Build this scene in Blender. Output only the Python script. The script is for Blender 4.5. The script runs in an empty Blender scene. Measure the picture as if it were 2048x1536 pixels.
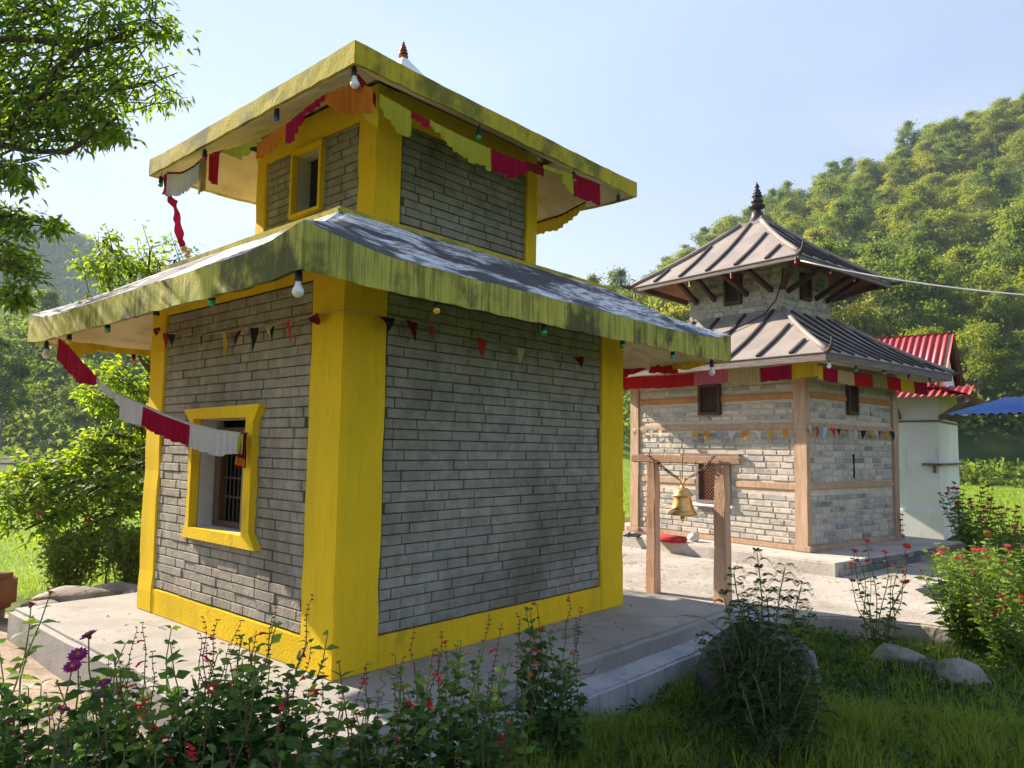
import bpy, bmesh, math, random
import numpy as np
from mathutils import Vector, Matrix
HAZE = 0.00045
R_ = random.Random(7)
NR = np.random.default_rng(7)
sc = bpy.context.scene
COL = sc.collection

# ------------------------------------------------------------------ camera
cam_d = bpy.data.cameras.new('camera'); cam = bpy.data.objects.new('camera', cam_d); COL.objects.link(cam)
cam_d.sensor_width = 36.0; cam_d.lens = 1484.93/2048*36; cam_d.clip_start = 0.05; cam_d.clip_end = 9000
CP = Vector((-2.588, -3.673, 1.354))
RT = Vector((0.66689, -0.74500, 0.01517)); UP = Vector((-0.07365, -0.04565, 0.99624)); FW = Vector((0.74151, 0.66550, 0.08531))
cam.matrix_world = Matrix(((RT.x, UP.x, -FW.x, CP.x), (RT.y, UP.y, -FW.y, CP.y), (RT.z, UP.z, -FW.z, CP.z), (0, 0, 0, 1)))
sc.camera = cam
FH = Vector((0.7443, 0.6678, 0)); RH = Vector((0.6678, -0.7443, 0))

# ------------------------------------------------------------------ sky, sun, exposure
SUN_TO = Vector((-0.140, 0.852, 0.504)).normalized()
ELEV = math.asin(SUN_TO.z); AZ = math.atan2(SUN_TO.x, SUN_TO.y)
world = bpy.data.worlds.new('World'); sc.world = world; world.use_nodes = True
wn = world.node_tree.nodes; wl = world.node_tree.links
for n in list(wn): wn.remove(n)
w_out = wn.new('ShaderNodeOutputWorld'); w_bg = wn.new('ShaderNodeBackground'); sky = wn.new('ShaderNodeTexSky')
sky.sky_type = 'NISHITA'; sky.sun_disc = False; sky.sun_elevation = ELEV; sky.sun_rotation = AZ
sky.air_density = 1.1; sky.dust_density = 0.1; sky.ozone_density = 4.0; sky.altitude = 500
w_tc = wn.new('ShaderNodeTexCoord'); w_map = wn.new('ShaderNodeMapping'); w_map.inputs['Scale'].default_value = (1.0, 1.0, 2.2); w_map.inputs['Location'].default_value = (6.1, -2.4, 0.4)
w_n = wn.new('ShaderNodeTexNoise'); w_n.inputs['Scale'].default_value = 2.1; w_n.inputs['Detail'].default_value = 5; w_n.inputs['Roughness'].default_value = 0.5
w_r = wn.new('ShaderNodeMapRange'); w_r.interpolation_type = 'SMOOTHSTEP'
w_r.inputs[1].default_value = 0.46; w_r.inputs[2].default_value = 0.64; w_r.inputs[3].default_value = 0.0; w_r.inputs[4].default_value = 0.9
w_sep = wn.new('ShaderNodeSeparateXYZ'); w_low = wn.new('ShaderNodeMapRange'); w_low.interpolation_type = 'SMOOTHSTEP'
w_low.inputs[1].default_value = 0.55; w_low.inputs[2].default_value = 0.1; w_low.inputs[3].default_value = 0.0; w_low.inputs[4].default_value = 1.0
w_mul = wn.new('ShaderNodeMath'); w_mul.operation = 'MULTIPLY'
w_mix = wn.new('ShaderNodeMixRGB'); w_mix.inputs[2].default_value = (3.5, 3.6, 3.75, 1)
wl.new(w_tc.outputs['Generated'], w_map.inputs[0]); wl.new(w_map.outputs[0], w_n.inputs['Vector']); wl.new(w_n.outputs['Fac'], w_r.inputs[0])
wl.new(w_tc.outputs['Generated'], w_sep.inputs[0]); wl.new(w_sep.outputs['Z'], w_low.inputs[0])
wl.new(w_r.outputs[0], w_mul.inputs[0]); wl.new(w_low.outputs[0], w_mul.inputs[1])
w_hor = wn.new('ShaderNodeMapRange'); w_hor.interpolation_type = 'SMOOTHSTEP'
w_hor.inputs[1].default_value = 0.42; w_hor.inputs[2].default_value = 0.02; w_hor.inputs[3].default_value = 0.0; w_hor.inputs[4].default_value = 0.7
w_max = wn.new('ShaderNodeMath'); w_max.operation = 'MAXIMUM'
wl.new(w_sep.outputs['Z'], w_hor.inputs[0]); wl.new(w_hor.outputs[0], w_max.inputs[0]); wl.new(w_mul.outputs[0], w_max.inputs[1]); wl.new(w_max.outputs[0], w_mix.inputs[0]); w_gam = wn.new('ShaderNodeGamma'); w_gam.inputs[1].default_value = 0.65
w_hsv = wn.new('ShaderNodeHueSaturation'); w_hsv.inputs['Saturation'].default_value = 0.97; w_hsv.inputs['Value'].default_value = 1.38
w_tint = wn.new('ShaderNodeMixRGB'); w_tint.blend_type = 'MULTIPLY'; w_tint.inputs[0].default_value = 1.0; w_tint.inputs[2].default_value = (1.02, 0.9, 1, 1)
wl.new(sky.outputs[0], w_gam.inputs[0]); wl.new(w_gam.outputs[0], w_hsv.inputs['Color']); wl.new(w_hsv.outputs[0], w_tint.inputs[1]); wl.new(w_tint.outputs[0], w_mix.inputs[1]); wl.new(w_mix.outputs[0], w_bg.inputs[0]); wl.new(w_bg.outputs[0], w_out.inputs[0])
w_bg.inputs[1].default_value = 0.064
sun_d = bpy.data.lights.new('sun', 'SUN'); sun_d.energy = 5.0; sun_d.angle = math.radians(0.6); sun_d.color = (1.0, 0.87, 0.71)
sun = bpy.data.objects.new('sun', sun_d); COL.objects.link(sun); sun.location = (0, 20, 30)
sun.rotation_euler = SUN_TO.to_track_quat('Z', 'Y').to_euler()
vs = sc.view_settings; vs.view_transform = 'Standard'; vs.look = 'None'; vs.gamma = 1.0; vs.use_curve_mapping = False; vs.exposure = 2.1
sc.render.engine = 'CYCLES'; cy = sc.cycles
cy.use_denoising = True; cy.denoiser = 'OPENIMAGEDENOISE'
cy.max_bounces = 6; cy.diffuse_bounces = 3; cy.glossy_bounces = 3; cy.transmission_bounces = 4; cy.transparent_max_bounces = 4; cy.volume_bounces = 0
cy.sample_clamp_indirect = 8.0; cy.caustics_reflective = False; cy.caustics_refractive = False

# ------------------------------------------------------------------ materials
def noise_node(nt, scale, stretch=(1, 1, 1), detail=4, rough=0.55, coord=None):
    if coord is None:
        g = nt.nodes.new('ShaderNodeNewGeometry'); coord = g.outputs['Position']
    mp = nt.nodes.new('ShaderNodeMapping'); mp.inputs['Scale'].default_value = stretch
    n = nt.nodes.new('ShaderNodeTexNoise'); n.inputs['Scale'].default_value = scale; n.inputs['Detail'].default_value = detail; n.inputs['Roughness'].default_value = rough
    nt.links.new(coord, mp.inputs[0]); nt.links.new(mp.outputs[0], n.inputs['Vector'])
    return n.outputs['Fac']
def ramp(nt, val, lo, hi, a=0.0, b=1.0):
    m = nt.nodes.new('ShaderNodeMapRange'); m.interpolation_type = 'SMOOTHSTEP'
    for i, v in ((1, lo), (2, hi), (3, a), (4, b)): m.inputs[i].default_value = v
    nt.links.new(val, m.inputs[0]); return m.outputs[0]
def mixc(nt, fac, a, b, mode='MIX'):
    m = nt.nodes.new('ShaderNodeMixRGB'); m.blend_type = mode
    for i, v in ((0, fac), (1, a), (2, b)):
        if hasattr(v, 'is_linked'): nt.links.new(v, m.inputs[i])
        elif isinstance(v, (int, float)): m.inputs[i].default_value = v
        else: m.inputs[i].default_value = (*v, 1)
    return m.outputs[0]
def mulv(nt, a, b):
    m = nt.nodes.new('ShaderNodeMath'); m.operation = 'MULTIPLY'
    for i, v in ((0, a), (1, b)):
        if hasattr(v, 'is_linked'): nt.links.new(v, m.inputs[i])
        else: m.inputs[i].default_value = v
    return m.outputs[0]
def addv(nt, a, b):
    m = nt.nodes.new('ShaderNodeMath'); m.operation = 'ADD'
    for i, v in ((0, a), (1, b)):
        if hasattr(v, 'is_linked'): nt.links.new(v, m.inputs[i])
        else: m.inputs[i].default_value = v
    return m.outputs[0]
def piece_random(nt):
    o = nt.nodes.new('ShaderNodeObjectInfo'); g = nt.nodes.new('ShaderNodeNewGeometry')
    f = nt.nodes.new('ShaderNodeMath'); f.operation = 'FRACT'
    nt.links.new(addv(nt, o.outputs['Random'], g.outputs['Random Per Island']), f.inputs[0]); return f.outputs[0]
MATS = {}
def surf(name, c1, c2, scale=6, rough=0.8, bump=0.15, bscale=60, layers=(), piece=None, metallic=0.0, spec=0.35, stretch=(1, 1, 1), lo=.35, hi=.65, cracks=0.0):
    """A noise-mottled surface. layers: (scale, stretch, lo, hi, colour, strength); piece: list of colours picked per piece."""
    m = bpy.data.materials.new(name); m.use_nodes = True; nt = m.node_tree
    b = nt.nodes['Principled BSDF']
    c = mixc(nt, ramp(nt, noise_node(nt, scale, stretch), lo, hi), c1, c2)
    if piece:
        cr = nt.nodes.new('ShaderNodeValToRGB'); cr.color_ramp.interpolation = 'LINEAR'
        els = cr.color_ramp.elements
        while len(els) < len(piece): els.new(0.5)
        for i, pc in enumerate(piece): els[i].position = i/(len(piece)-1); els[i].color = (*pc, 1)
        nt.links.new(piece_random(nt), cr.inputs[0])
        c = mixc(nt, 1.0, c, cr.outputs[0], 'MULTIPLY')
    for (s, st, l0, h0, colr, stg) in layers:
        c = mixc(nt, ramp(nt, noise_node(nt, s, st, 6, .62), l0, h0, 0, stg), c, colr)
    if cracks:
        gq = nt.nodes.new('ShaderNodeNewGeometry'); nq = nt.nodes.new('ShaderNodeTexNoise'); nq.inputs['Scale'].default_value = 2.2; nq.inputs['Detail'].default_value = 5
        va = nt.nodes.new('ShaderNodeVectorMath'); va.operation = 'MULTIPLY_ADD'; va.inputs[1].default_value = (.55, .55, .55)
        nt.links.new(gq.outputs['Position'], nq.inputs['Vector']); nt.links.new(nq.outputs['Color'], va.inputs[0]); nt.links.new(gq.outputs['Position'], va.inputs[2])
        vo = nt.nodes.new('ShaderNodeTexVoronoi'); vo.feature = 'DISTANCE_TO_EDGE'; vo.inputs['Scale'].default_value = cracks; nt.links.new(va.outputs[0], vo.inputs['Vector'])
        c = mixc(nt, mulv(nt, ramp(nt, vo.outputs['Distance'], .010, .002, 0, .75), ramp(nt, noise_node(nt, .9), .46, .56)), c, (.06, .055, .05))
    nt.links.new(c, b.inputs['Base Color'])
    b.inputs['Roughness'].default_value = rough; b.inputs['Metallic'].default_value = metallic; b.inputs['Specular IOR Level'].default_value = spec
    if bump:
        bp = nt.nodes.new('ShaderNodeBump'); bp.inputs['Strength'].default_value = bump; bp.inputs['Distance'].default_value = 0.02
        nt.links.new(noise_node(nt, bscale, (1, 1, 1), 6, .6), bp.inputs['Height']); nt.links.new(bp.outputs[0], b.inputs['Normal'])
    MATS[name] = m; return m
def leafy(name, c1, c2, trans=0.45, rough=0.55, gloss=0.15, tcol=None):
    """Leaf, petal or cloth: diffuse plus translucent, varied per piece."""
    m = bpy.data.materials.new(name); m.use_nodes = True; nt = m.node_tree
    for n in list(nt.nodes): nt.nodes.remove(n)
    out = nt.nodes.new('ShaderNodeOutputMaterial')
    g = nt.nodes.new('ShaderNodeNewGeometry')
    f = addv(nt, mulv(nt, g.outputs['Random Per Island'], .7), mulv(nt, noise_node(nt, .9), .5))
    c = mixc(nt, ramp(nt, f, .2, .95), c1, c2)
    d = nt.nodes.new('ShaderNodeBsdfPrincipled'); d.inputs['Roughness'].default_value = rough; d.inputs['Specular IOR Level'].default_value = gloss
    t = nt.nodes.new('ShaderNodeBsdfTranslucent'); mx = nt.nodes.new('ShaderNodeMixShader'); mx.inputs[0].default_value = trans
    nt.links.new(c, d.inputs['Base Color'])
    nt.links.new(mixc(nt, 1.0, c, tcol, 'MULTIPLY') if tcol else c, t.inputs['Color'])
    nt.links.new(d.outputs[0], mx.inputs[1]); nt.links.new(t.outputs[0], mx.inputs[2]); nt.links.new(mx.outputs[0], out.inputs[0])
    MATS[name] = m; return m

YEL = (.70, .50, .010)
surf('yellow_paint', (.74, .455, .005), (.62, .385, .005), 2.4, .75, .35, 70, [(1.1, (2.0, 2.0, .35), .45, .66, (.33, .245, .014), .8), (14, (4, 4, .10), .54, .68, (.36, .265, .016), .75), (6, (1, 1, 1), .60, .70, (.25, .20, .03), .5), (14, (4, 4, .10), .28, .40, (.86, .60, .03), .5), (55, (1, 1, 1), .68, .76, (.16, .11, .015), .65), (3.2, (1, 1, .5), .60, .72, (.30, .26, .03), .5), (24, (1, 1, 1), .725, .75, (.66, .60, .45), .8)], spec=.08)
surf('mossy_fascia', (.52, .465, .08), (.40, .385, .075), 4, .88, .35, 70, [(26, (3, 3, .07), .46, .66, (.22, .215, .05), .75), (9, (3, 3, .22), .48, .66, (.13, .135, .036), .8), (2.2, (1, 1, .8), .47, .62, (.050, .052, .022), .88), (44, (2, 2, .08), .62, .72, (.70, .64, .24), .5)])
surf('upper_fascia', (.50, .385, .02), (.39, .335, .03), 3, .88, .3, 70, [(26, (3, 3, .07), .48, .68, (.26, .225, .03), .6), (3.0, (1, 1, .9), .46, .63, (.105, .108, .022), .85), (16, (2, 2, .3), .52, .68, (.20, .20, .03), .6)])
surf('cream_soffit', (.62, .55, .42), (.52, .44, .32), 2.5, .9, .2, 60, [(5, (1, 1, 1), .52, .74, (.36, .26, .15), .5), (1.2, (1, 1, 1), .55, .75, (.42, .38, .34), .5)])
surf('white_roof', (.72, .73, .76), (.60, .62, .65), 3, .8, .2, 50, [(1.5, (.75, 1.5, 1.6), .47, .54, (.018, .019, .022), .93), (11, (.6, 2.6, 1), .46, .58, (.06, .064, .072), .8), (34, (.6, 2.6, 1), .55, .66, (.12, .125, .14), .7), (30, (1, 1, 1), .64, .76, (.76, .78, .80), .4)])
BR = [(.88, .89, .88), (1.0, 1.01, 1.0), (.94, .95, .94), (1.05, 1.04, 1.02), (.92, .92, .95), (1.08, 1.0, .94), (.97, .99, 1.0), (1.02, 1.02, 1.02), (1.10, 1.09, 1.06)]
surf('grey_brick', (.315, .308, .262), (.235, .232, .20), 9, .88, .6, 55, [(7, (2.5, 2.5, .16), .56, .76, (.48, .46, .40), .35), (.95, (1, 1, .8), .44, .70, (.095, .088, .060), .70), (26, (1, 1, .10), .67, .75, (.62, .62, .58), .55), (45, (1, 1, 1), .58, .72, (.13, .125, .105), .5), (5, (1, 1, 1), .62, .72, (.42, .34, .22), .35)], piece=BR)
surf('grey_brick_dusty', (.34, .305, .25), (.255, .23, .19), 9, .88, .6, 55, [(7, (2.5, 2.5, .16), .54, .74, (.48, .43, .36), .45), (1.1, (1, 1, .6), .45, .70, (.125, .108, .078), .68), (22, (2, 2, .18), .56, .70, (.09, .08, .066), .6), (40, (1, 1, 1), .58, .72, (.12, .11, .09), .5), (30, (1, 1, .10), .67, .75, (.60, .58, .52), .5)], piece=BR)
surf('dark_mortar', (.10, .095, .08), (.055, .052, .045), 6, .95, .5, 90, [(4, (1, 1, 1), .55, .7, (.22, .205, .175), .7)])
surf('pale_concrete', (.32, .30, .275), (.25, .235, .215), 2.2, .85, .3, 45, [(4, (1, 1, 1), .52, .70, (.185, .172, .158), .6), (70, (1, 1, 1), .66, .72, (.46, .45, .43), .6), (1.0, (1, 1, 1), .48, .68, (.355, .332, .305), .5), (16, (1, 1, 1), .62, .74, (.13, .115, .10), .5)], cracks=1.1)
surf('step_concrete', (.40, .42, .46), (.30, .32, .36), 3, .82, .25, 55, [(6, (2.5, 2.5, .25), .5, .7, (.18, .195, .225), .6), (30, (1.5, 1.5, .12), .6, .72, (.58, .60, .64), .5)])
surf('courtyard_concrete', (.40, .36, .315), (.31, .28, .245), 1.1, .92, .8, 11, [(5, (1, 1, 1), .48, .64, (.25, .222, .19), .7), (16, (1, 1, 1), .56, .70, (.17, .15, .125), .5), (.5, (1, 1, 1), .5, .65, (.44, .40, .355), .6), (40, (1, 1, 1), .58, .70, (.48, .44, .395), .5)], cracks=.9)
surf('reveal_plaster', (.52, .53, .54), (.42, .43, .44), 5, .9, .2, 60, [(4, (1, 1, .5), .55, .7, (.30, .29, .28), .5)])
surf('window_wood', (.10, .055, .032), (.06, .032, .02), 8, .7, .2, 60, stretch=(6, 6, .6))
surf('pale_wood_frame', (.26, .19, .14), (.20, .15, .11), 8, .8, .2, 60, stretch=(6, 6, .6))
surf('iron', (.035, .03, .028), (.06, .04, .03), 20, .6, .1, 80, metallic=.4)
surf('interior_shade', (.02, .02, .02), (.015, .015, .015), 3, .95, 0)  # near-black colour stands in for the shade inside the buildings
surf('timber', (.46, .315, .215), (.36, .235, .155), 5, .8, .25, 60, [(18, (4, 4, .3), .55, .72, (.20, .115, .065), .5), (2.2, (1, 1, .6), .5, .7, (.56, .39, .27), .5)], stretch=(5, 5, .5))
surf('orange_timber', (.44, .21, .085), (.34, .155, .06), 5, .75, .25, 60, [(16, (4, 4, .6), .55, .72, (.50, .30, .16), .5)])
surf('bell_timber', (.60, .37, .24), (.49, .29, .175), 4, .8, .3, 55, [(14, (5, 5, .22), .56, .70, (.25, .14, .08), .6), (2.0, (1, 1, .6), .5, .7, (.64, .45, .32), .5)], stretch=(6, 6, .35))
surf('grey_timber', (.21, .175, .155), (.145, .12, .105), 6, .85, .3, 60, [(12, (.6, .6, 5), .5, .7, (.075, .06, .05), .6)], stretch=(.6, .6, 6))
surf('dark_timber', (.085, .046, .03), (.055, .03, .02), 6, .75, .25, 60)
surf('red_timber', (.20, .075, .04), (.14, .05, .028), 6, .75, .25, 60)
STN = [(.42, .46, .50), (.82, .85, .87), (1.12, 1.08, 1.02), (.66, .69, .72), (1.0, .99, .97), (1.25, 1.19, 1.12), (.9, .88, .84)]
surf('wall_stone', (.48, .455, .415), (.35, .335, .31), 14, .88, .5, 60, [(3.0, (1, 1, 1.6), .49, .65, (.54, .48, .40), .70), (18, (1, 1, 1), .60, .72, (.50, .45, .39), .5), (9, (1, 1, 1), .68, .76, (.34, .23, .12), .5)], piece=STN)
surf('stone_mortar', (.56, .48, .385), (.47, .40, .32), 9, .95, .45, 45, [(30, (1, 1, 1), .6, .75, (.33, .28, .23), .5)])
surf('plinth_stone', (.27, .26, .25), (.18, .175, .17), 7, .9, .4, 40, [(5, (1, 1, 1), .55, .7, (.38, .36, .33), .5)], piece=STN)
surf('plinth_concrete', (.47, .435, .39), (.36, .335, .30), 2, .9, .35, 30, [(7, (1, 1, 1), .55, .70, (.22, .19, .15), .6), (2.5, (1, 1, 3), .6, .74, (.30, .22, .12), .5)])
surf('metal_roof', (.29, .25, .225), (.235, .205, .187), 2.2, .62, .10, 30, [(5, (1, 1, 1), .55, .75, (.33, .29, .26), .5)], spec=.22)
surf('metal_seam', (.060, .050, .048), (.045, .038, .037), 4, .6, .05, 30, spec=.25)
surf('dark_bronze', (.055, .05, .05), (.035, .033, .035), 12, .45, .1, 60, metallic=.6)
surf('copper_finial', (.36, .15, .05), (.22, .09, .04), 14, .45, .1, 60, metallic=.6)
surf('brass', (.74, .47, .17), (.58, .36, .12), 9, .36, .06, 60, [(6, (1, 1, 1), .58, .74, (.30, .18, .075), .55)], metallic=.75)
surf('chain_steel', (.16, .115, .085), (.09, .065, .05), 30, .5, .1, 90, metallic=.8)
surf('white_wall', (.86, .85, .85), (.78, .77, .77), 1.2, .92, .12, 40, [(3, (1.5, 1.5, .5), .58, .75, (.48, .47, .45), .5)])
surf('red_sheet', (.34, .026, .036), (.28, .022, .03), 1.5, .5, .03, 30, [(3, (1, 1, 1), .58, .75, (.25, .05, .05), .6)], spec=.45)
surf('blue_sheet', (.012, .062, .25), (.010, .045, .19), 1.5, .45, .03, 30, [(4, (1, 1, 1), .55, .72, (.03, .09, .22), .6)], spec=.5)
surf('terracotta_bench', (.30, .115, .045), (.22, .085, .035), 5, .85, .25, 50, [(4, (1, 1, 1), .5, .7, (.13, .06, .03), .5)])
surf('red_cushion', (.48, .03, .035), (.38, .02, .028), 8, .9, .3, 70)
surf('white_cotton', (.70, .66, .62), (.58, .54, .5), 8, .95, .3, 70)
surf('orange_paint', (.55, .25, .05), (.45, .19, .04), 6, .7, .1, 60)
surf('boulder_rock', (.085, .082, .078), (.045, .045, .045), 3.5, .92, .9, 16, [(7, (1, 1, 1), .56, .64, (.26, .255, .245), .6), (2.5, (1, 1, 1), .5, .7, (.03, .034, .028), .6)])
surf('pale_rock', (.27, .25, .235), (.16, .15, .14), 4, .92, .9, 16, [(8, (1, 1, 1), .52, .66, (.09, .085, .075), .6), (3, (1, 1, 1), .55, .7, (.36, .34, .32), .5)])
surf('soil_rock', (.30, .25, .205), (.19, .16, .13), 5, .95, .9, 18)
surf('bark', (.115, .085, .06), (.06, .045, .035), 5, .95, .7, 40, stretch=(3, 3, .6))
surf('pale_bark', (.30, .25, .20), (.17, .14, .11), 3, .95, .5, 30)
surf('black_plastic', (.015, .015, .017), (.02, .02, .022), 5, .45, 0)
surf('cable_grey', (.38, .38, .37), (.30, .30, .29), 5, .6, 0)
surf('string', (.45, .40, .33), (.35, .30, .25), 20, .9, 0)
def bulb_mat(name, c, rough=.25):
    m = surf(name, c, tuple(v*.85 for v in c), 20, rough, 0, spec=.6)
    return m
for n_, c_ in (('bulb_white', (.72, .72, .68)), ('bulb_green', (.012, .33, .085)), ('bulb_red', (.62, .025, .018)), ('bulb_blue', (.025, .06, .27)), ('bulb_yellow', (.66, .46, .03)), ('bulb_teal', (.02, .38, .25)), ('bulb_pink', (.58, .17, .15)), ('bulb_cream', (.66, .56, .40))): bulb_mat(n_, c_)
def cloth(name, c, tr=.35):
    return leafy(name, c, tuple(v*.82 for v in c), tr, .9, .05)
cloth('cloth_crimson', (.36, .012, .045)); cloth('cloth_red', (.52, .018, .022)); cloth('cloth_maroon', (.20, .014, .022)); cloth('cloth_white', (.66, .65, .68)); cloth('cloth_cream', (.58, .43, .21))
cloth('cloth_yellow', (.66, .47, .035)); cloth('cloth_lime', (.50, .48, .055)); cloth('cloth_orange', (.60, .19, .02)); cloth('cloth_olive', (.33, .26, .08)); cloth('cloth_painted_sheen', (.60, .16, .21)); cloth('cloth_khaki', (.50, .40, .20))  # the pink one paints the pale sheen of red cloth into its colour
cloth('flag_gold', (.55, .35, .04), .2); cloth('flag_silver', (.52, .56, .60), .2); cloth('flag_dark', (.03, .03, .025), .2); cloth('flag_red', (.52, .05, .045), .2); cloth('flag_blue', (.25, .38, .50), .2); cloth('flag_maroon', (.13, .015, .02), .2); cloth('flag_orange', (.62, .26, .03), .2); cloth('flag_cream', (.62, .52, .34), .2)
# leaves
leafy('overhang_leaf', (.075, .145, .020), (.165, .26, .034), .60, .5, .3, (2.0, 1.9, .5))
leafy('lychee_leaf', (.085, .165, .020), (.215, .30, .036), .60, .5, .3, (1.9, 1.75, .45))
leafy('forest_leaf_a', (.150, .215, .034), (.285, .325, .056), .50, .6, .15, (1.5, 1.4, .6))
leafy('forest_leaf_b', (.105, .170, .040), (.190, .255, .058), .50, .6, .15, (1.5, 1.4, .6))
leafy('forest_leaf_c', (.215, .255, .040), (.36, .365, .066), .50, .6, .15, (1.5, 1.4, .6))
leafy('salvia_leaf', (.034, .085, .022), (.065, .145, .032), .40, .5, .3, (1.4, 1.5, .6))
leafy('salvia_young', (.085, .165, .030), (.140, .23, .045), .40, .5, .3, (1.3, 1.4, .6))
leafy('zinnia_leaf', (.110, .190, .030), (.190, .27, .045), .40, .55, .2, (1.3, 1.4, .6))
leafy('zinnia_dark_leaf', (.055, .100, .030), (.090, .15, .04), .35, .55, .2, (1.3, 1.4, .6))
leafy('marigold_leaf', (.022, .056, .018), (.040, .085, .022), .35, .55, .2, (1.3, 1.4, .6))
leafy('bush_leaf', (.110, .175, .026), (.200, .25, .042), .45, .55, .2, (1.4, 1.4, .5))
leafy('grass_blade', (.110, .195, .028), (.255, .32, .052), .45, .6, .2, (1.4, 1.4, .5))
leafy('field_blade', (.150, .245, .022), (.230, .31, .034), .45, .6, .2, (1.4, 1.35, .5))
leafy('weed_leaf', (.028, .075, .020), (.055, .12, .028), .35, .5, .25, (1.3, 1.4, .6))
leafy('dry_leaf', (.16, .10, .045), (.24, .19, .06), .2, .8, .1)
leafy('petal_red', (.55, .015, .03), (.66, .03, .035), .35, .6, .1); leafy('petal_pink', (.58, .05, .13), (.66, .09, .18), .35, .6, .1); leafy('petal_magenta', (.24, .02, .13), (.34, .03, .19), .35, .6, .1); leafy('petal_orange', (.62, .10, .02), (.7, .14, .03), .35, .6, .1)
surf('calyx', (.13, .045, .03), (.09, .05, .03), 20, .8, 0); surf('stem_green', (.11, .15, .04), (.16, .13, .05), 8, .8, 0); surf('stem_brown', (.13, .085, .045), (.18, .12, .06), 8, .85, 0)
surf('flower_centre', (.10, .03, .02), (.35, .18, .03), 60, .9, .2)

# ------------------------------------------------------------------ object helpers
def link(o, parent=None):
    COL.objects.link(o)
    if parent is not None: o.parent = parent
    return o
def tag(o, label=None, cat=None, group=None, kind=None):
    if label: o['label'] = label
    if cat: o['category'] = cat
    if group: o['group'] = group
    if kind: o['kind'] = kind
    return o
def thing(name, label, cat, loc=(0, 0, 0), rotz=0.0, group=None):
    o = bpy.data.objects.new(name, None); o.empty_display_size = .1; link(o)
    o.location = loc; o.rotation_euler = (0, 0, rotz); return tag(o, label, cat, group)
def mesh_obj(name, me, mat, parent=None, smooth=False):
    if mat is not None and not me.materials: me.materials.append(MATS[mat] if isinstance(mat, str) else mat)
    if smooth: me.polygons.foreach_set('use_smooth', [True]*len(me.polygons))
    return link(bpy.data.objects.new(name, me), parent)
class MB:
    """Collects boxes, prisms, tubes and lathes into one mesh."""
    def __init__(s): s.v = []; s.f = []
    def add(s, vs, fs):
        b = len(s.v); s.v += [tuple(v) for v in vs]; s.f += [tuple(i+b for i in f) for f in fs]; return s
    def box(s, x0, x1, y0, y1, z0, z1):
        return s.add([(x0, y0, z0), (x1, y0, z0), (x1, y1, z0), (x0, y1, z0), (x0, y0, z1), (x1, y0, z1), (x1, y1, z1), (x0, y1, z1)],
                     [(0, 3, 2, 1), (4, 5, 6, 7), (0, 1, 5, 4), (1, 2, 6, 5), (2, 3, 7, 6), (3, 0, 4, 7)])
    def bar(s, p, q, w, h, up=(0, 0, 1)):
        p = Vector(p); q = Vector(q); d = (q-p).normalized(); u = Vector(up); sd = d.cross(u)
        if sd.length < 1e-5: sd = Vector((1, 0, 0))
        sd.normalize(); u = sd.cross(d).normalized(); a = sd*w/2; b = u*h/2
        vs = [p-a-b, p+a-b, p+a+b, p-a+b, q-a-b, q+a-b, q+a+b, q-a+b]
        return s.add(vs, [(3, 2, 1, 0), (4, 5, 6, 7), (0, 1, 5, 4), (1, 2, 6, 5), (2, 3, 7, 6), (3, 0, 4, 7)])
    def tube(s, pts, rad, n=6, cap=True):
        pts = [Vector(p) for p in pts]; b = len(s.v); k = len(pts)
        ref = Vector((0.3, 0.5, 0.81)).normalized()
        for i, p in enumerate(pts):
            d = (pts[min(i+1, k-1)]-pts[max(i-1, 0)]).normalized()
            a = d.cross(ref)
            if a.length < .05: a = d.cross(Vector((1, 0, 0)))
            a.normalize(); c = d.cross(a)
            r = rad[i] if hasattr(rad, '__len__') else rad
            for j in range(n):
                t = 2*math.pi*j/n; s.v.append(tuple(p+a*(math.cos(t)*r)+c*(math.sin(t)*r)))
        for i in range(k-1):
            for j in range(n):
                j2 = (j+1) % n; s.f.append((b+i*n+j, b+i*n+j2, b+(i+1)*n+j2, b+(i+1)*n+j))
        if cap: s.f.append(tuple(b+j for j in reversed(range(n)))); s.f.append(tuple(b+(k-1)*n+j for j in range(n)))
        return s
    def lathe(s, prof, n=20, c=(0, 0, 0)):
        b = len(s.v); k = len(prof)
        for r, z in prof:
            for j in range(n):
                t = 2*math.pi*j/n; s.v.append((c[0]+r*math.cos(t), c[1]+r*math.sin(t), c[2]+z))
        for i in range(k-1):
            for j in range(n):
                j2 = (j+1) % n; s.f.append((b+i*n+j, b+i*n+j2, b+(i+1)*n+j2, b+(i+1)*n+j))
        s.f.append(tuple(b+j for j in reversed(range(n)))); s.f.append(tuple(b+(k-1)*n+j for j in range(n)))
        return s
    def mesh(s, name='m'):
        me = bpy.data.meshes.new(name); me.from_pydata(s.v, [], s.f); me.update(); return me
    def build(s, name, mat, parent=None, smooth=False, bevel=0.0):
        me = s.mesh(name)
        if bevel:
            bm = bmesh.new(); bm.from_mesh(me)
            bmesh.ops.bevel(bm, geom=[e for e in bm.edges if len(e.link_faces) == 2 and e.calc_face_angle(0) > .5], offset=bevel, segments=2, affect='EDGES', profile=.6)
            bm.to_mesh(me); bm.free()
        return mesh_obj(name, me, mat, parent, smooth)
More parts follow.
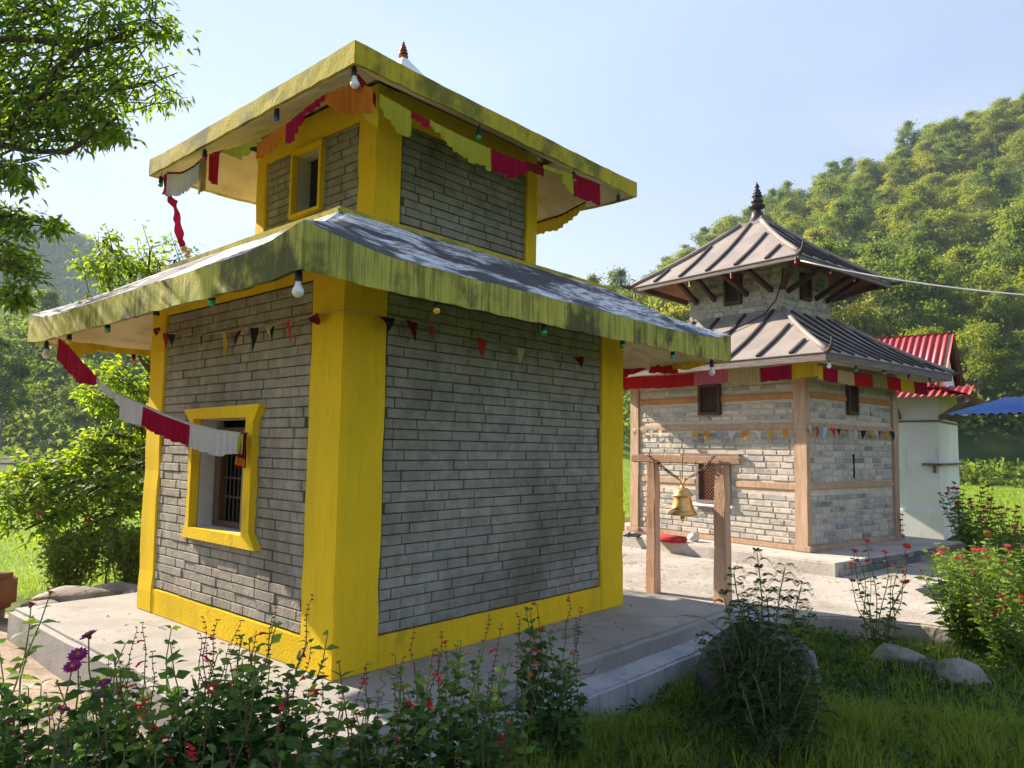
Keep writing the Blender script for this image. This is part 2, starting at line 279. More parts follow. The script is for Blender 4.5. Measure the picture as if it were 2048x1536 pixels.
def np_mesh(name, V, F):
    """V (n,3), F (m,k) arrays -> mesh, fast."""
    V = np.asarray(V, np.float32); F = np.asarray(F, np.int32); k = F.shape[1]
    me = bpy.data.meshes.new(name); me.vertices.add(len(V)); me.vertices.foreach_set('co', V.ravel())
    me.loops.add(F.size); me.loops.foreach_set('vertex_index', F.ravel())
    me.polygons.add(len(F)); me.polygons.foreach_set('loop_start', np.arange(0, F.size, k, dtype=np.int32)); me.polygons.foreach_set('loop_total', np.full(len(F), k, np.int32))
    me.update(calc_edges=True); me.validate(); return me
def unit(a): return a/np.maximum(np.linalg.norm(a, axis=-1, keepdims=True), 1e-9)
def leaves(P, D, L, W, seed=0, fold=.25, droop=.25, shape='ovate'):
    """Arrays of leaf base P, direction D, length L, width W -> verts, tris (folded pointed leaves)."""
    g = np.random.default_rng(seed); n = len(P); D = unit(D)
    rnd = unit(g.normal(size=(n, 3))*np.array([1, 1, .6])+np.array([0, 0, .9])); S = unit(np.cross(D, rnd)); N = np.cross(S, D)
    L = np.broadcast_to(np.asarray(L, float), (n,))[:, None]; W = np.broadcast_to(np.asarray(W, float), (n,))[:, None]
    m = {'ovate': .38, 'lance': .45, 'clump': .5}[shape]
    mid = P+D*L*m-np.array([0, 0, 1])*L*droop*.15
    tip = P+D*L-np.array([0, 0, 1])*L*droop
    l = mid+S*W*.5+N*W*fold; r = mid-S*W*.5+N*W*fold
    if shape == 'clump':
        V = np.stack([P, l, tip, r], 1).reshape(-1, 3); b = np.arange(n)[:, None]*4
        F = np.concatenate([b+np.array([0, 1, 2]), b+np.array([0, 2, 3])], 1).reshape(-1, 3)
    else:
        m2 = .72; q = P+D*L*m2-np.array([0, 0, 1])*L*droop*.5; l2 = q+S*W*.24+N*W*fold*.6; r2 = q-S*W*.24+N*W*fold*.6
        V = np.stack([P, l, r, mid, l2, r2, tip], 1).reshape(-1, 3); b = np.arange(n)[:, None]*7
        F = np.concatenate([b+np.array(t) for t in ([0, 3, 1], [0, 2, 3], [1, 3, 4], [3, 2, 5], [3, 5, 4], [4, 5, 6])], 1).reshape(-1, 3)
    return V, F
def merge(parts):
    Vs = []; Fs = []; b = 0
    for V, F in parts: Vs.append(V); Fs.append(F+b); b += len(V)
    return np.concatenate(Vs), np.concatenate(Fs)
# ------------------------------------------------------------------ terrain
def sst(a, b, x): t = np.clip((x-a)/(b-a), 0, 1); return t*t*(3-2*t)
def lumps(x, y, s, seed=0):
    return (np.sin(x/s+1.3*seed)+np.sin(y/s*1.13+2.1*seed)+np.sin((x+y)/s*.71+seed)+np.sin((x-1.7*y)/s*.53+3*seed))/4
def height(x, y):
    x = np.asarray(x, float); y = np.asarray(y, float)
    dx = x-CP.x; dy = y-CP.y; d = dx*FH.x+dy*FH.y; r = dx*RH.x+dy*RH.y
    h = np.full(x.shape, -.34)
    h = h+.21*sst(-.4, -1.2, x)*sst(-.3, 1.6, y)*sst(5.6, 4.2, y)               # trodden earth beside the platform
    h = h-.16*sst(4.6, 6.2, y)*sst(9, 3, x)-.10*sst(6.5, 8.5, y)                # step down to the field
    h = h+.035*lumps(x, y, .55, 1)*sst(60, 20, d)*sst(-3.8, -4.2, -np.abs(y))*0+.03*lumps(x, y, .35, 2)*sst(40, 10, d)
    crest = np.where(r > 21, 23+(r-21)*.52, 23*sst(-45, 21, r))+8*np.exp(-((r-58)/34.)**2)
    prof = .12*sst(44, 54, d)+.88*sst(48, 175, d)
    h = h+crest*prof*(1+.10*lumps(x, y, 17, 3)*sst(50, 90, d))
    h = h+30*sst(60, 260, d)*sst(20, -60, r)*(1+.25*lumps(x, y, 45, 5))          # wooded rise across the valley
    m = np.exp(-((r+305)/105.)**2)*98*sst(230, 480, d)+np.exp(-((r+480)/140.)**2)*95*sst(230, 480, d)
    h = h+m*(1+.10*lumps(x, y, 40, 7)+.05*lumps(x, y, 13, 4))
    return h
def hz(x, y): return float(height(np.array([x]), np.array([y]))[0])
ax = np.concatenate([-np.geomspace(8, 900, 100)[::-1], np.linspace(-7.9, 13.9, 110), np.geomspace(14, 900, 110)])
gx, gy = np.meshgrid(ax, ax, indexing='ij'); n_ = len(ax)
gz = height(gx, gy)
ii, jj = np.meshgrid(np.arange(n_-1), np.arange(n_-1), indexing='ij'); a_ = (ii*n_+jj).ravel()
gm = np_mesh('ground', np.stack([gx, gy, gz], -1).reshape(-1, 3), np.stack([a_, a_+n_, a_+n_+1, a_+1], 1))
m = bpy.data.materials.new('earth_and_turf'); m.use_nodes = True; nt = m.node_tree; b = nt.nodes['Principled BSDF']; MATS['earth'] = m
g_ = nt.nodes.new('ShaderNodeNewGeometry'); sp = nt.nodes.new('ShaderNodeSeparateXYZ'); nt.links.new(g_.outputs['Position'], sp.inputs[0])
turf = mixc(nt, ramp(nt, noise_node(nt, 3), .35, .65), (.060, .095, .018), (.095, .135, .024))
earth = mixc(nt, ramp(nt, noise_node(nt, 4), .35, .65), (.30, .225, .165), (.40, .315, .24))
wood = mixc(nt, ramp(nt, noise_node(nt, .35), .4, .6), (.030, .050, .014), (.062, .085, .020))
field = mixc(nt, ramp(nt, noise_node(nt, 1.2, (1, 1, 1)), .35, .65), (.13, .22, .022), (.20, .28, .03))
ex = mulv(nt, ramp(nt, sp.outputs['X'], .25, -.5), mulv(nt, ramp(nt, sp.outputs['Y'], -.1, .5), ramp(nt, sp.outputs['Y'], 5.6, 4.9)))
c = mixc(nt, ex, turf, earth)
c = mixc(nt, mulv(nt, ramp(nt, sp.outputs['Y'], 6.4, 7.4), ramp(nt, sp.outputs['Y'], 27, 23)), c, field)
c = mixc(nt, ramp(nt, sp.outputs['X'], 13.2, 14.2), c, field)
far = nt.nodes.new('ShaderNodeVectorMath'); far.operation = 'LENGTH'; nt.links.new(g_.outputs['Position'], far.inputs[0])
c = mixc(nt, ramp(nt, far.outputs['Value'], 44, 50), c, wood)
nt.links.new(c, b.inputs['Base Color']); b.inputs['Roughness'].default_value = .95; b.inputs['Specular IOR Level'].default_value = .15
bp = nt.nodes.new('ShaderNodeBump'); bp.inputs['Strength'].default_value = .6; bp.inputs['Distance'].default_value = .03
nt.links.new(noise_node(nt, 22, (1, 1, 1), 6), bp.inputs['Height']); nt.links.new(bp.outputs[0], b.inputs['Normal'])
tag(mesh_obj('ground', gm, 'earth', smooth=True), 'turf, bare earth, fields and wooded hills around the temples', kind='structure')

def slab(name, poly, z0, z1, mat, label, sub=.25, jit=.006, bev=.018):
    """Paving slab: outline extruded, its edge subdivided, chipped and rounded."""
    pts = []
    for (x0, y0), (x1, y1) in zip(poly, poly[1:]+poly[:1]):
        k = max(1, int(math.hypot(x1-x0, y1-y0)/sub))
        for i in range(k): pts.append((x0+(x1-x0)*i/k+R_.uniform(-jit, jit), y0+(y1-y0)*i/k+R_.uniform(-jit, jit)))
    bm = bmesh.new(); bot = [bm.verts.new((x, y, z0)) for x, y in pts]
    f = bm.faces.new(bot); ex_ = bmesh.ops.extrude_face_region(bm, geom=[f]); top = [v for v in ex_['geom'] if isinstance(v, bmesh.types.BMVert)]
    for v in top: v.co.z = z1
    bmesh.ops.recalc_face_normals(bm, faces=bm.faces[:])
    te = [e for e in bm.edges if all(v in top for v in e.verts)]
    bmesh.ops.bevel(bm, geom=te, offset=bev, segments=3, affect='EDGES')
    me = bpy.data.meshes.new(name); bm.to_mesh(me); bm.free()
    return tag(mesh_obj(name, me, mat), label, kind='structure')
slab('pavement', [(3.4, -.95), (4.28, -.96), (4.62, -1.35), (4.82, -1.9), (4.86, -6.5), (5.84, -6.5), (5.84, -2.5), (6.1, -1.75), (6.6, -1.45), (8.6, -1.75), (9.8, -1.2), (10.4, 1.5), (9.3, 6.5), (3.4, 6.5)], -.60, -.134, 'courtyard_concrete', 'pale worn concrete courtyard between the two temples', .4, .012)
slab('lower_step', [(-.35, -.965), (4.27, -.955), (4.27, .3), (-.35, .3)], -.55, -.130, 'step_concrete', 'lower concrete step along the platform')
slab('platform', [(-.722, -.755), (3.69, -.748), (3.69, 3.43), (-.712, 3.43)], -.50, 0.0, 'pale_concrete', 'concrete platform under the yellow temple', bev=.032)
# ------------------------------------------------------------------ yellow temple
WX, WY = 3.0, 2.742
yt = thing('yellow_temple', 'two-tiered grey brick temple with bright yellow pillars and concrete eaves', 'temple')
def chamfer_brick_mesh(name, l, h, t):
    """A brick seen from its face: chamfered front, 22 triangles, origin at the face centre, face to -y."""
    c = .004; x, z = l/2, h/2
    v = [(-x, t, -z), (x, t, -z), (x, t, z), (-x, t, z), (-x, c, -z), (x, c, -z), (x, c, z), (-x, c, z), (-x+c, 0, -z+c), (x-c, 0, -z+c), (x-c, 0, z-c), (-x+c, 0, z-c)]
    f = [(0, 1, 5, 4), (1, 2, 6, 5), (2, 3, 7, 6), (3, 0, 4, 7), (4, 5, 9, 8), (5, 6, 10, 9), (6, 7, 11, 10), (7, 4, 8, 11), (8, 9, 10, 11)]
    return v, f
def lay(u0, u1, z0, z1, course, lens, gap, holes, seed, jit=.0):
    """Courses of pieces in a rectangle -> list of (u centre, z centre, length, height)."""
    g = random.Random(seed); out = []; z = z0
    row = 0
    while z < z1-.012:
        h = min(course*(1+g.uniform(-jit, jit)), z1-z)
        u = u0-(g.uniform(.2, .8)*lens[0] if True else 0)
        while u < u1-.01:
            l = g.choice(lens)*g.uniform(.92, 1.08); a, b_ = max(u, u0), min(u+l, u1)
            if b_-a > .05:
                segs = [(a, b_)]
                for (hu0, hu1, hz0, hz1) in holes:
                    if z+h > hz0+.01 and z < hz1-.01:
                        ns = []
                        for s0, s1 in segs:
                            if s1 <= hu0 or s0 >= hu1: ns.append((s0, s1))
                            else:
                                if hu0-s0 > .03: ns.append((s0, hu0))
                                if s1-hu1 > .03: ns.append((hu1, s1))
                        segs = ns
                for s0, s1 in segs: out.append(((s0+s1)/2, z+h/2, s1-s0-gap, h-gap))
            u += l
        z += h; row += 1
    return out
def place_pieces(parent_of, faces, mat_of, name, keep=300, depth=.05, proud=.005, hand=None):
    """faces: list of (frame, pieces, material, wall part). The largest in view become objects, the others one joined part per wall."""
    allp = []
    inv = hand.matrix_world if hand else Matrix()
    for fr, pcs, mt, wall in faces:
        for (u, z, l, h) in pcs:
            P = inv @ (fr @ Vector((u, 0, z))); d = P-CP; dist = d.length
            nrm = (inv.to_3x3() @ (fr.to_3x3() @ Vector((0, -1, 0))))
            allp.append((l*h*max(.05, -nrm.dot(d)/dist)/dist**2, fr, u, z, l, h, mt, wall))
    allp.sort(key=lambda t: -t[0])
    cache = {}; rest = {}
    for k, (_, fr, u, z, l, h, mt, wall) in enumerate(allp):
        off = R_.uniform(-proud, proud)
        if k < keep:
            key = (round(l/.02), round(h/.006), mt)
            if key not in cache:
                v, f = chamfer_brick_mesh(name, key[0]*.02, key[1]*.006, depth); me = bpy.data.meshes.new(name); me.from_pydata(v, [], f); me.materials.append(MATS[mt]); cache[key] = me
            o = link(bpy.data.objects.new(name, cache[key]), wall)
            o.matrix_local = fr @ Matrix.Translation((u, off, z)) @ Matrix.Rotation(R_.uniform(-.006, .006), 4, 'Y') @ Matrix.Diagonal((l/(key[0]*.02), 1, h/(key[1]*.006), 1))
        else:
            v, f = chamfer_brick_mesh(name, l, h, depth)
            mb = rest.setdefault((wall, mt), MB()); mb.add([fr @ Vector((u+a, off+b, z+c)) for a, b, c in v], f)
    for (wall, mt), mb in rest.items():
        tag(mb.build(name+'work', mt, wall), kind='stuff')
FR_R = Matrix.Identity(4)                                                        # right face: u = x, face to -y
def frame_left(x0): return Matrix(((0, 1, 0, x0), (-1, 0, 0, 0), (0, 0, 1, 0), (0, 0, 0, 1)))   # left face: u = -y, face to -x
ZT = 2.56
wA = MB().box(.325, 2.658, .026, .22, .17, ZT).build('front_wall', 'dark_mortar', yt)
WIN = (1.045, 1.812, .733, 1.53)
mbw = MB(); yl0, yl1 = .348, 2.468
mbw.box(.026, .24, yl0, WIN[0], .17, ZT); mbw.box(.026, .24, WIN[1], yl1, .17, ZT); mbw.box(.026, .24, WIN[0], WIN[1], .17, WIN[2]); mbw.box(.026, .24, WIN[0], WIN[1], WIN[3], ZT)
wB = mbw.build('window_wall', 'dark_mortar', yt)
MB().box(.3, 2.7, 2.5, 2.70, .0, ZT).build('rear_wall', 'dark_mortar', yt); MB().box(2.78, 2.97, .34, 2.40, .0, ZT).build('side_wall', 'dark_mortar', yt)
MB().box(.24, 2.78, .22, 2.5, .0, .02).build('inner_floor', 'interior_shade', yt)
def wavy_box(x0, x1, y0, y1, z0, z1, name, parent, mat='yellow_paint', j=.0055, seg=.16, bev=.008):
    """Hand-trowelled plaster block: box cut into bands with slightly uneven faces and soft arrises."""
    bm = bmesh.new(); bmesh.ops.create_cube(bm, size=1)
    for v in bm.verts: v.co = Vector((x0+(v.co.x+.5)*(x1-x0), y0+(v.co.y+.5)*(y1-y0), z0+(v.co.z+.5)*(z1-z0)))
    bmesh.ops.bevel(bm, geom=bm.edges[:], offset=bev, segments=2, affect='EDGES')
    for axn, (a, c_) in enumerate(((x0, x1), (y0, y1), (z0, z1))):
        k = int((c_-a)/seg)
        for i in range(1, k):
            co = [0, 0, 0]; co[axn] = a+(c_-a)*i/k; no = [0, 0, 0]; no[axn] = 1
            bmesh.ops.bisect_plane(bm, geom=bm.verts[:]+bm.edges[:]+bm.faces[:], plane_co=co, plane_no=no)
    for v in bm.verts:
        q = v.co; v.co = q+Vector((math.sin(q.z*9+q.y*4)+math.sin(q.z*23+1), math.sin(q.z*8+q.x*5+2)+math.sin(q.x*19+q.z*17), 0))*j*.5
    me = bpy.data.meshes.new(name); bm.to_mesh(me); bm.free()
    return mesh_obj(name, me, mat, parent)
for a in ((0, .325, 0, .348), (2.658, WX, 0, .345), (0, .30, 2.468, WY), (2.66, WX, 2.40, WY)):
    wavy_box(*a, 0, 2.58, 'pillar', yt)
wavy_box(.30, 2.68, .006, .2, 0, .196, 'base_band', yt, bev=.006); wavy_box(.006, .2, .32, 2.49, 0, .196, 'base_band', yt, bev=.006)
wavy_box(.007, .2, .32, 2.49, 2.395, 2.57, 'head_band', yt, bev=.004)
# bricks of the lower storey
pR = lay(.332, 2.651, .205, 2.36, .066, [.30, .29, .31, .26, .20], .006, [], 3)
hole = [(-1.84, -1.015, .70, 1.56)]
pL = lay(-2.461, -.355, .205, 2.39, .066, [.28, .27, .29, .24, .17], .006, hole, 4)
# upper storey
UX0, UX1, UY0, UY1, UZ0, UZ1 = .598, 2.402, .529, 2.213, 2.76, 3.98
uA = MB().box(UX0+.25, UX1-.2, UY0+.026, UY0+.2, UZ0, UZ1).build('upper_front_wall', 'dark_mortar', yt)
UW = (1.222, 1.596, 3.20, 3.70)
mbw = MB(); mbw.box(UX0+.026, UX0+.2, UY0+.2, UW[0], UZ0, UZ1); mbw.box(UX0+.026, UX0+.2, UW[1], UY1-.2, UZ0, UZ1); mbw.box(UX0+.026, UX0+.2, UW[0], UW[1], UZ0, UW[2]); mbw.box(UX0+.026, UX0+.2, UW[0], UW[1], UW[3], UZ1)
uB = mbw.build('upper_window_wall', 'dark_mortar', yt)
MB().box(UX0+.2, UX1, UY1-.2, UY1, UZ0, UZ1).box(UX1-.2, UX1-.01, UY0+.2, UY1-.2, UZ0, UZ1).build('upper_rear_wall', 'yellow_paint', yt)
wavy_box(UX0, UX0+.235, UY0, UY0+.22, UZ0, UZ1, 'pillar', yt); wavy_box(UX1-.15, UX1, UY0, UY0+.2, UZ0, UZ1, 'pillar', yt); wavy_box(UX0, UX0+.2, UY1-.16, UY1, UZ0, UZ1, 'pillar', yt)
wavy_box(UX0+.21, UX1-.13, UY0+.007, UY0+.2, 3.76, 3.99, 'head_band', yt, bev=.004); wavy_box(UX0+.007, UX0+.2, UY0+.20, UY1-.14, 3.755, 3.99, 'head_band', yt, bev=.004)
pUR = lay(UX0+.242, UX1-.155, 2.80, 3.755, .066, [.30, .29, .26, .20], .0075, [], 5)
pUL = lay(-(UY1-.165), -(UY0+.227), 2.80, 3.75, .066, [.28, .27, .24, .17], .0075, [(-1.612, -1.205, 3.19, 3.71)], 6)
def mv(fr, y): return fr @ Matrix.Translation((0, y, 0))
place_pieces(None, [(mv(FR_R, .011), pR, 'grey_brick', wA), (mv(frame_left(0), .011), pL, 'grey_brick_dusty', wB), (mv(FR_R, UY0+.011), pUR, 'grey_brick', uA), (mv(frame_left(UX0), .011), pUL, 'grey_brick_dusty', uB)], None, 'brick', 300)
# eaves
def eave(prefix, out, zf, hf, inn, zin, top, ztop, mats, parent, lift=.0, seg=.09, nick=.006):
    """Sloping concrete eave: fascia ring, soffit and deck, edges uneven. out/inn/top = (x0,x1,y0,y1)."""
    def ring(rc, seg_):
        x0, x1, y0, y1 = rc; cs = [(x0, y0), (x1, y0), (x1, y1), (x0, y1)]; pts = []
        for k in range(4):
            (ax_, ay_), (bx_, by_) = cs[k], cs[(k+1) % 4]; n = seg_[k]
            for i in range(n): pts.append((ax_+(bx_-ax_)*i/n, ay_+(by_-ay_)*i/n, i/n, k))
        return pts
    sg = [max(2, int((out[1]-out[0])/seg)), max(2, int((out[3]-out[2])/seg))]*2
    ro = ring(out, sg); ri = ring(inn, sg); rt = ring(top, sg); n = len(ro)
    def up(t): return lift*(max(0, 1-t/.14)**1.6+max(0, 1-(1-t)/.14)**1.6)
    rb = random.Random(sum(map(ord, prefix))); jb = [rb.uniform(-nick, nick) for _ in range(n)]; jt = [rb.uniform(-nick*.6, nick*.6) for _ in range(n)]
    ob = [(x, y, zf+up(t)*.25+jb[i]) for i, (x, y, t, k) in enumerate(ro)]
    om = [(x+R_.uniform(-.003, .003), y+R_.uniform(-.003, .003), zf+hf*.5+up(t)*.6) for (x, y, t, k) in ro]
    ot = [(x, y, zf+hf+up(t)+jt[i]) for i, (x, y, t, k) in enumerate(ro)]
    q = lambda a, b, flip: [((a+i, a+(i+1) % n, b+(i+1) % n, b+i) if flip else (a+i, b+i, b+(i+1) % n, a+(i+1) % n)) for i in range(n)]
    cx_, cy_ = (out[0]+out[1])/2, (out[2]+out[3])/2
    ob2 = [(cx_+(x-cx_)*.975, cy_+(y-cy_)*.975, z+.012) for x, y, z in ob]
    MB().add(ob+om+ot+ob2, q(0, n, True)+q(n, 2*n, True)+q(3*n, 0, True)).build(prefix+'fascia', mats[0], parent)
    MB().add(ob2+[(x, y, zin) for x, y, t, k in ri], q(0, n, False)).build(prefix+'soffit', mats[1], parent)
    tm = [((a[0]+b_[0])/2, (a[1]+b_[1])/2, (zf+hf+ztop)/2+.012*math.sin(i)) for i, (a, b_) in enumerate(zip(ro, rt))]
    return MB().add(ot+tm+[(x, y, ztop) for x, y, t, k in rt], q(0, n, True)+q(n, 2*n, True)).build(prefix+'roof_deck', mats[2], parent)
eave('lower_', (-.725, 3.725, -.677, 3.419), 2.146, .179, (-.0, 3.0, .0, 2.742), 2.56, (.02, 2.98, .10, 2.64), 2.79, ('mossy_fascia', 'cream_soffit', 'white_roof'), yt, .075)
wavy_box(0, 3.0, .10, 2.64, 2.765, 2.822, 'roof_curb', yt, 'upper_fascia', bev=.012)
eave('upper_', (-.063, 3.063, -.096, 2.838), 3.64, .132, (.50, 2.50, .43, 2.31), 3.93, (1.38, 1.62, 1.26, 1.48), 4.30, ('upper_fascia', 'cream_soffit', 'white_roof'), yt, .012)
Q4 = ((-1, -1), (1, -1), (1, 1), (-1, 1))
MB().add([(1.5+sx*h_, 1.371+sy*h_, z_) for h_, z_ in ((.42, 4.30), (.33, 4.44), (.17, 4.63), (.024, 4.83)) for sx, sy in Q4],
         [(4*k+i, 4*k+(i+1) % 4, 4*k+4+(i+1) % 4, 4*k+4+i) for k in range(3) for i in range(4)]+[(12, 13, 14, 15)]).build('roof_cap', 'white_wall', yt)
MB().lathe([(.02, 0), (.040, .008), (.046, .020), (.028, .030), (.022, .034), (.042, .044), (.042, .054), (.018, .064), (.016, .068), (.034, .076), (.034, .085), (.013, .094), (.026, .102), (.026, .110), (.010, .118), (.019, .127), (.008, .138), (.013, .146), (.005, .160), (.001, .176)], 16, (1.5, 1.371, 4.825)).build('finial', 'copper_finial', yt)
# lower window: flared plaster surround, plastered reveal, timber frame with iron bars
wi = MB(); y0, y1, z0, z1 = WIN
def surround(pts_out, pts_in, x0, x1):
    k = len(pts_out); mb = MB()
    vs = [(x0, y, z) for y, z in pts_out]+[(x0, y, z) for y, z in pts_in]+[(x1, y, z) for y, z in pts_out]+[(x1, y, z) for y, z in pts_in]
    fs = []
    for i in range(k):
        j = (i+1) % k
        fs += [(i, k+i, k+j, j), (2*k+i, 2*k+j, 3*k+j, 3*k+i), (i, j, 2*k+j, 2*k+i), (k+i, 3*k+i, 3*k+j, k+j)]
    return mb.add(vs, fs)
po = [(1.985, 1.605), (.868, 1.620), (.945, 1.50), (.945, .765), (.852, .655), (1.925, .655), (1.862, .765), (1.862, 1.50)]
pi = [(1.815, 1.532), (1.04, 1.532), (1.04, 1.50), (1.04, .765), (1.04, .735), (1.815, .735), (1.815, .765), (1.815, 1.50)]
win = surround(po, pi, -.038, .03).build('window', 'yellow_paint', yt)
rv = MB(); rv.box(.03, .20, y1-.004, y1+.03, z0, z1); rv.box(.03, .20, y0-.03, y0+.004, z0, z1); rv.box(.03, .21, y0, y1, z0-.03, z0+.004); rv.box(.03, .2, y0, y1, z1-.004, z1+.03); rv.build('reveal', 'reveal_plaster', win)
fr = MB(); fr.box(.13, .19, y1-.12, y1-.03, z0+.005, z1-.06); fr.box(.13, .19, y0+.02, y0+.10, z0+.005, z1-.06); fr.box(.13, .19, y0+.1, y1-.12, z1-.13, z1-.06); fr.box(.13, .19, y0+.1, y1-.12, z0+.005, z0+.05); fr.build('frame', 'window_wood', win)
MB().box(.115, .185, 1.29, 1.345, z0+.006, z1-.07).build('mullion', 'pale_wood_frame', win)
for i in range(9):
    yy = y0+.12+i*.06
    if abs(yy-1.318) > .03: MB().tube([(.16, yy, z0+.03), (.16, yy, z1-.1)], .006, 6).build('bar', 'iron', win)
for zz in (z0+.22, z0+.36, z0+.62): MB().box(.157, .163, y0+.1, y1-.12, zz, zz+.014).build('cross_bar', 'iron', win)
MB().box(.30, .31, y0-.1, y1+.1, z0-.1, z1+.1).build('back_painted_shade', 'interior_shade', win)  # near-black sheet paints the dark room behind the bars
# upper window
y0, y1, z0, z1 = UW
uw = surround([(y1+.03, z1+.03), (y0-.03, z1+.03), (y0-.03, z0-.03), (y1+.03, z0-.03)], [(y1, z1), (y0, z1), (y0, z0), (y1, z0)], UX0-.03, UX0+.03).build('window', 'yellow_paint', yt)
MB().box(UX0+.03, UX0+.14, y1-.004, y1+.02, z0, z1).box(UX0+.03, UX0+.14, y0-.02, y0+.004, z0, z1).box(UX0+.03, UX0+.14, y0, y1, z0-.02, z0+.004).box(UX0+.03, UX0+.14, y0, y1, z1-.004, z1+.02).build('reveal', 'reveal_plaster', uw)
MB().box(UX0+.141, UX0+.16, y0-.02, y1+.02, z0-.02, z1+.02).build('painted_shade', 'interior_shade', uw)  # near-black sheet paints the unlit room; no shutter hangs here
MB().box(UX0+.6, UX0+.61, y0-.4, y1+.4, z0-.3, z1+.2).build('back_wall', 'interior_shade', uw)
# ------------------------------------------------------------------ stone temple
st = thing('stone_temple', 'two-tiered stone temple with dark metal roofs and timber bands', 'temple', (7.476, .043, 0), -.159)
bpy.context.view_layer.update()
SA, SB, SZ = 2.714, 3.119, 2.62
sL = MB().box(.03, .25, .03, SB-.03, .03, SZ).build('window_wall', 'stone_mortar', st)
sR = MB().box(.25, SA-.03, .03, .25, .03, SZ).build('shaded_wall', 'stone_mortar', st)
MB().box(.25, SA-.03, SB-.25, SB-.03, .03, SZ).box(SA-.25, SA-.03, .25, SB-.25, .03, SZ).build('rear_wall', 'stone_mortar', st)
for a in ((-.012, .085, -.012, .178), (-.012, .16, 2.944, SB+.01), (2.553, SA+.01, -.012, .12), (2.58, SA+.01, 2.98, SB+.01)):
    wavy_box(*a, .10, 2.60, 'corner_post', st, 'timber', j=.006, seg=.3, bev=.008)
for a in ((-.05, .15, -.06, .24, .03, .11), (-.07, .16, 2.90, SB+.06, .03, .10), (2.5, SA+.05, -.05, .15, .03, .11)):
    wavy_box(*a, 'post_base', st, 'timber', j=.004, seg=.3, bev=.012)
BL = [(2.08, 2.168), (1.662, 1.743), (.838, .922)]; LH = []; RHo = []
for k, (a, b_) in enumerate(BL):
    mt = 'orange_timber' if k == 0 else 'timber'
    for s0, s1 in ([(.180, 1.365), (1.745, 2.942)] if k == 0 else [(.180, 2.942)] if k == 1 else [(.180, 1.13), (1.83, 2.942)]):
        wavy_box(.006, .1, s0, s1, a, b_, 'wall_beam', st, mt, j=.003, seg=.4, bev=.006); LH.append((-s1-.0, -s0, a-.004, b_+.004))
    for s0, s1 in ([(.087, 1.14), (1.44, 2.551)] if k == 0 else [(.087, 2.551)]):
        wavy_box(s0, s1, .006, .1, a+.012, b_+.012, 'wall_beam', st, mt, j=.003, seg=.4, bev=.006); RHo.append((s0, s1, a+.008, b_+.016))
wavy_box(-.02, .1, .24, 2.9, .031, .10, 'sill_beam', st, 'timber', j=.004, seg=.4, bev=.008); wavy_box(.15, 2.5, -.018, .1, .031, .105, 'sill_beam', st, 'timber', j=.004, seg=.4, bev=.008)
def lattice_window(parent, o, ux, uz, w, h, n_out, fw=.045, step=.05, frame='dark_timber', lat='dark_timber'):
    """Timber window: frame, a near-black sheet for the unlit hole and a diagonal lattice; o lower corner, ux along the wall, n_out out of it."""
    o, ux, uz, n = Vector(o), Vector(ux), Vector(uz), Vector(n_out)
    f = MB(); c = o+n*.02
    for p, q in ((c-ux*fw/2, c+uz*h-ux*fw/2), (c+ux*(w+fw/2), c+uz*h+ux*(w+fw/2))): f.bar(p-uz*fw, q+uz*fw, fw, .06, n)
    for p, q in ((c-uz*fw/2, c+ux*w-uz*fw/2), (c+uz*(h+fw/2), c+ux*w+uz*(h+fw/2))): f.bar(p, q, fw, .06, n)
    win_ = f.build('window', frame, parent)
    d = o+n*.004; MB().add([d, d+ux*w, d+ux*w+uz*h, d+uz*h], [(0, 1, 2, 3)]).build('opening_shade', 'interior_shade', win_)  # black sheet on the wall face paints the shade of a recess
    lt = MB(); k = int((w+h)/step)
    for i in range(1, k):
        t = i*step
        for sgn in (0, 1):
            x0_, z0_ = (t, 0) if t < w else (w, t-w); x1_, z1_ = (0, t) if t < h else (t-h, h)
            if sgn: x0_, x1_ = w-x0_, w-x1_
            if abs(x0_-x1_) < .02: continue
            lt.bar(o+ux*x0_+uz*z0_+n*(.012+.006*sgn), o+ux*x1_+uz*z1_+n*(.012+.006*sgn), .009, .006, n)
    lt.build('lattice', lat, win_); return win_
LX, RX, UZ = (0, 1, 0), (1, 0, 0), (0, 0, 1)
lattice_window(st, (.02, 1.40, 1.93), LX, UZ, .30, .37, (-1, 0, 0)); LH.append((-1.755, -1.35, 1.875, 2.36))
lw = lattice_window(st, (.02, 1.26, .62), LX, UZ, .48, .58, (-1, 0, 0), .05, .055, 'grey_timber', 'red_timber'); LH.append((-1.80, -1.20, .56, 1.26))
MB().box(-.06, .1, 1.02, 2.05, 1.27, 1.31).build('lintel', 'grey_timber', lw); MB().box(-.045, .1, 1.15, 1.86, .53, .56).build('sill', 'white_wall', lw); LH += [(-2.05, -1.02, 1.268, 1.312), (-1.86, -1.15, .528, .562)]
lattice_window(st, (1.19, .02, 1.945), RX, UZ, .20, .37, (0, -1, 0)); RHo.append((1.14, 1.44, 1.89, 2.365))
MB().box(1.312, 1.338, .012, .06, .985, 1.335).build('slit_shade', 'interior_shade', st); RHo.append((1.308, 1.342, .98, 1.34))  # solid near-black strip paints the shade of a narrow hole
qL = lay(-2.94, -.182, .105, 2.55, .084, [.30, .24, .36, .20, .27], .020, LH, 11, .12)
qR = lay(.09, 2.55, .11, 2.55, .084, [.30, .24, .36, .20, .27], .020, RHo, 12, .12)
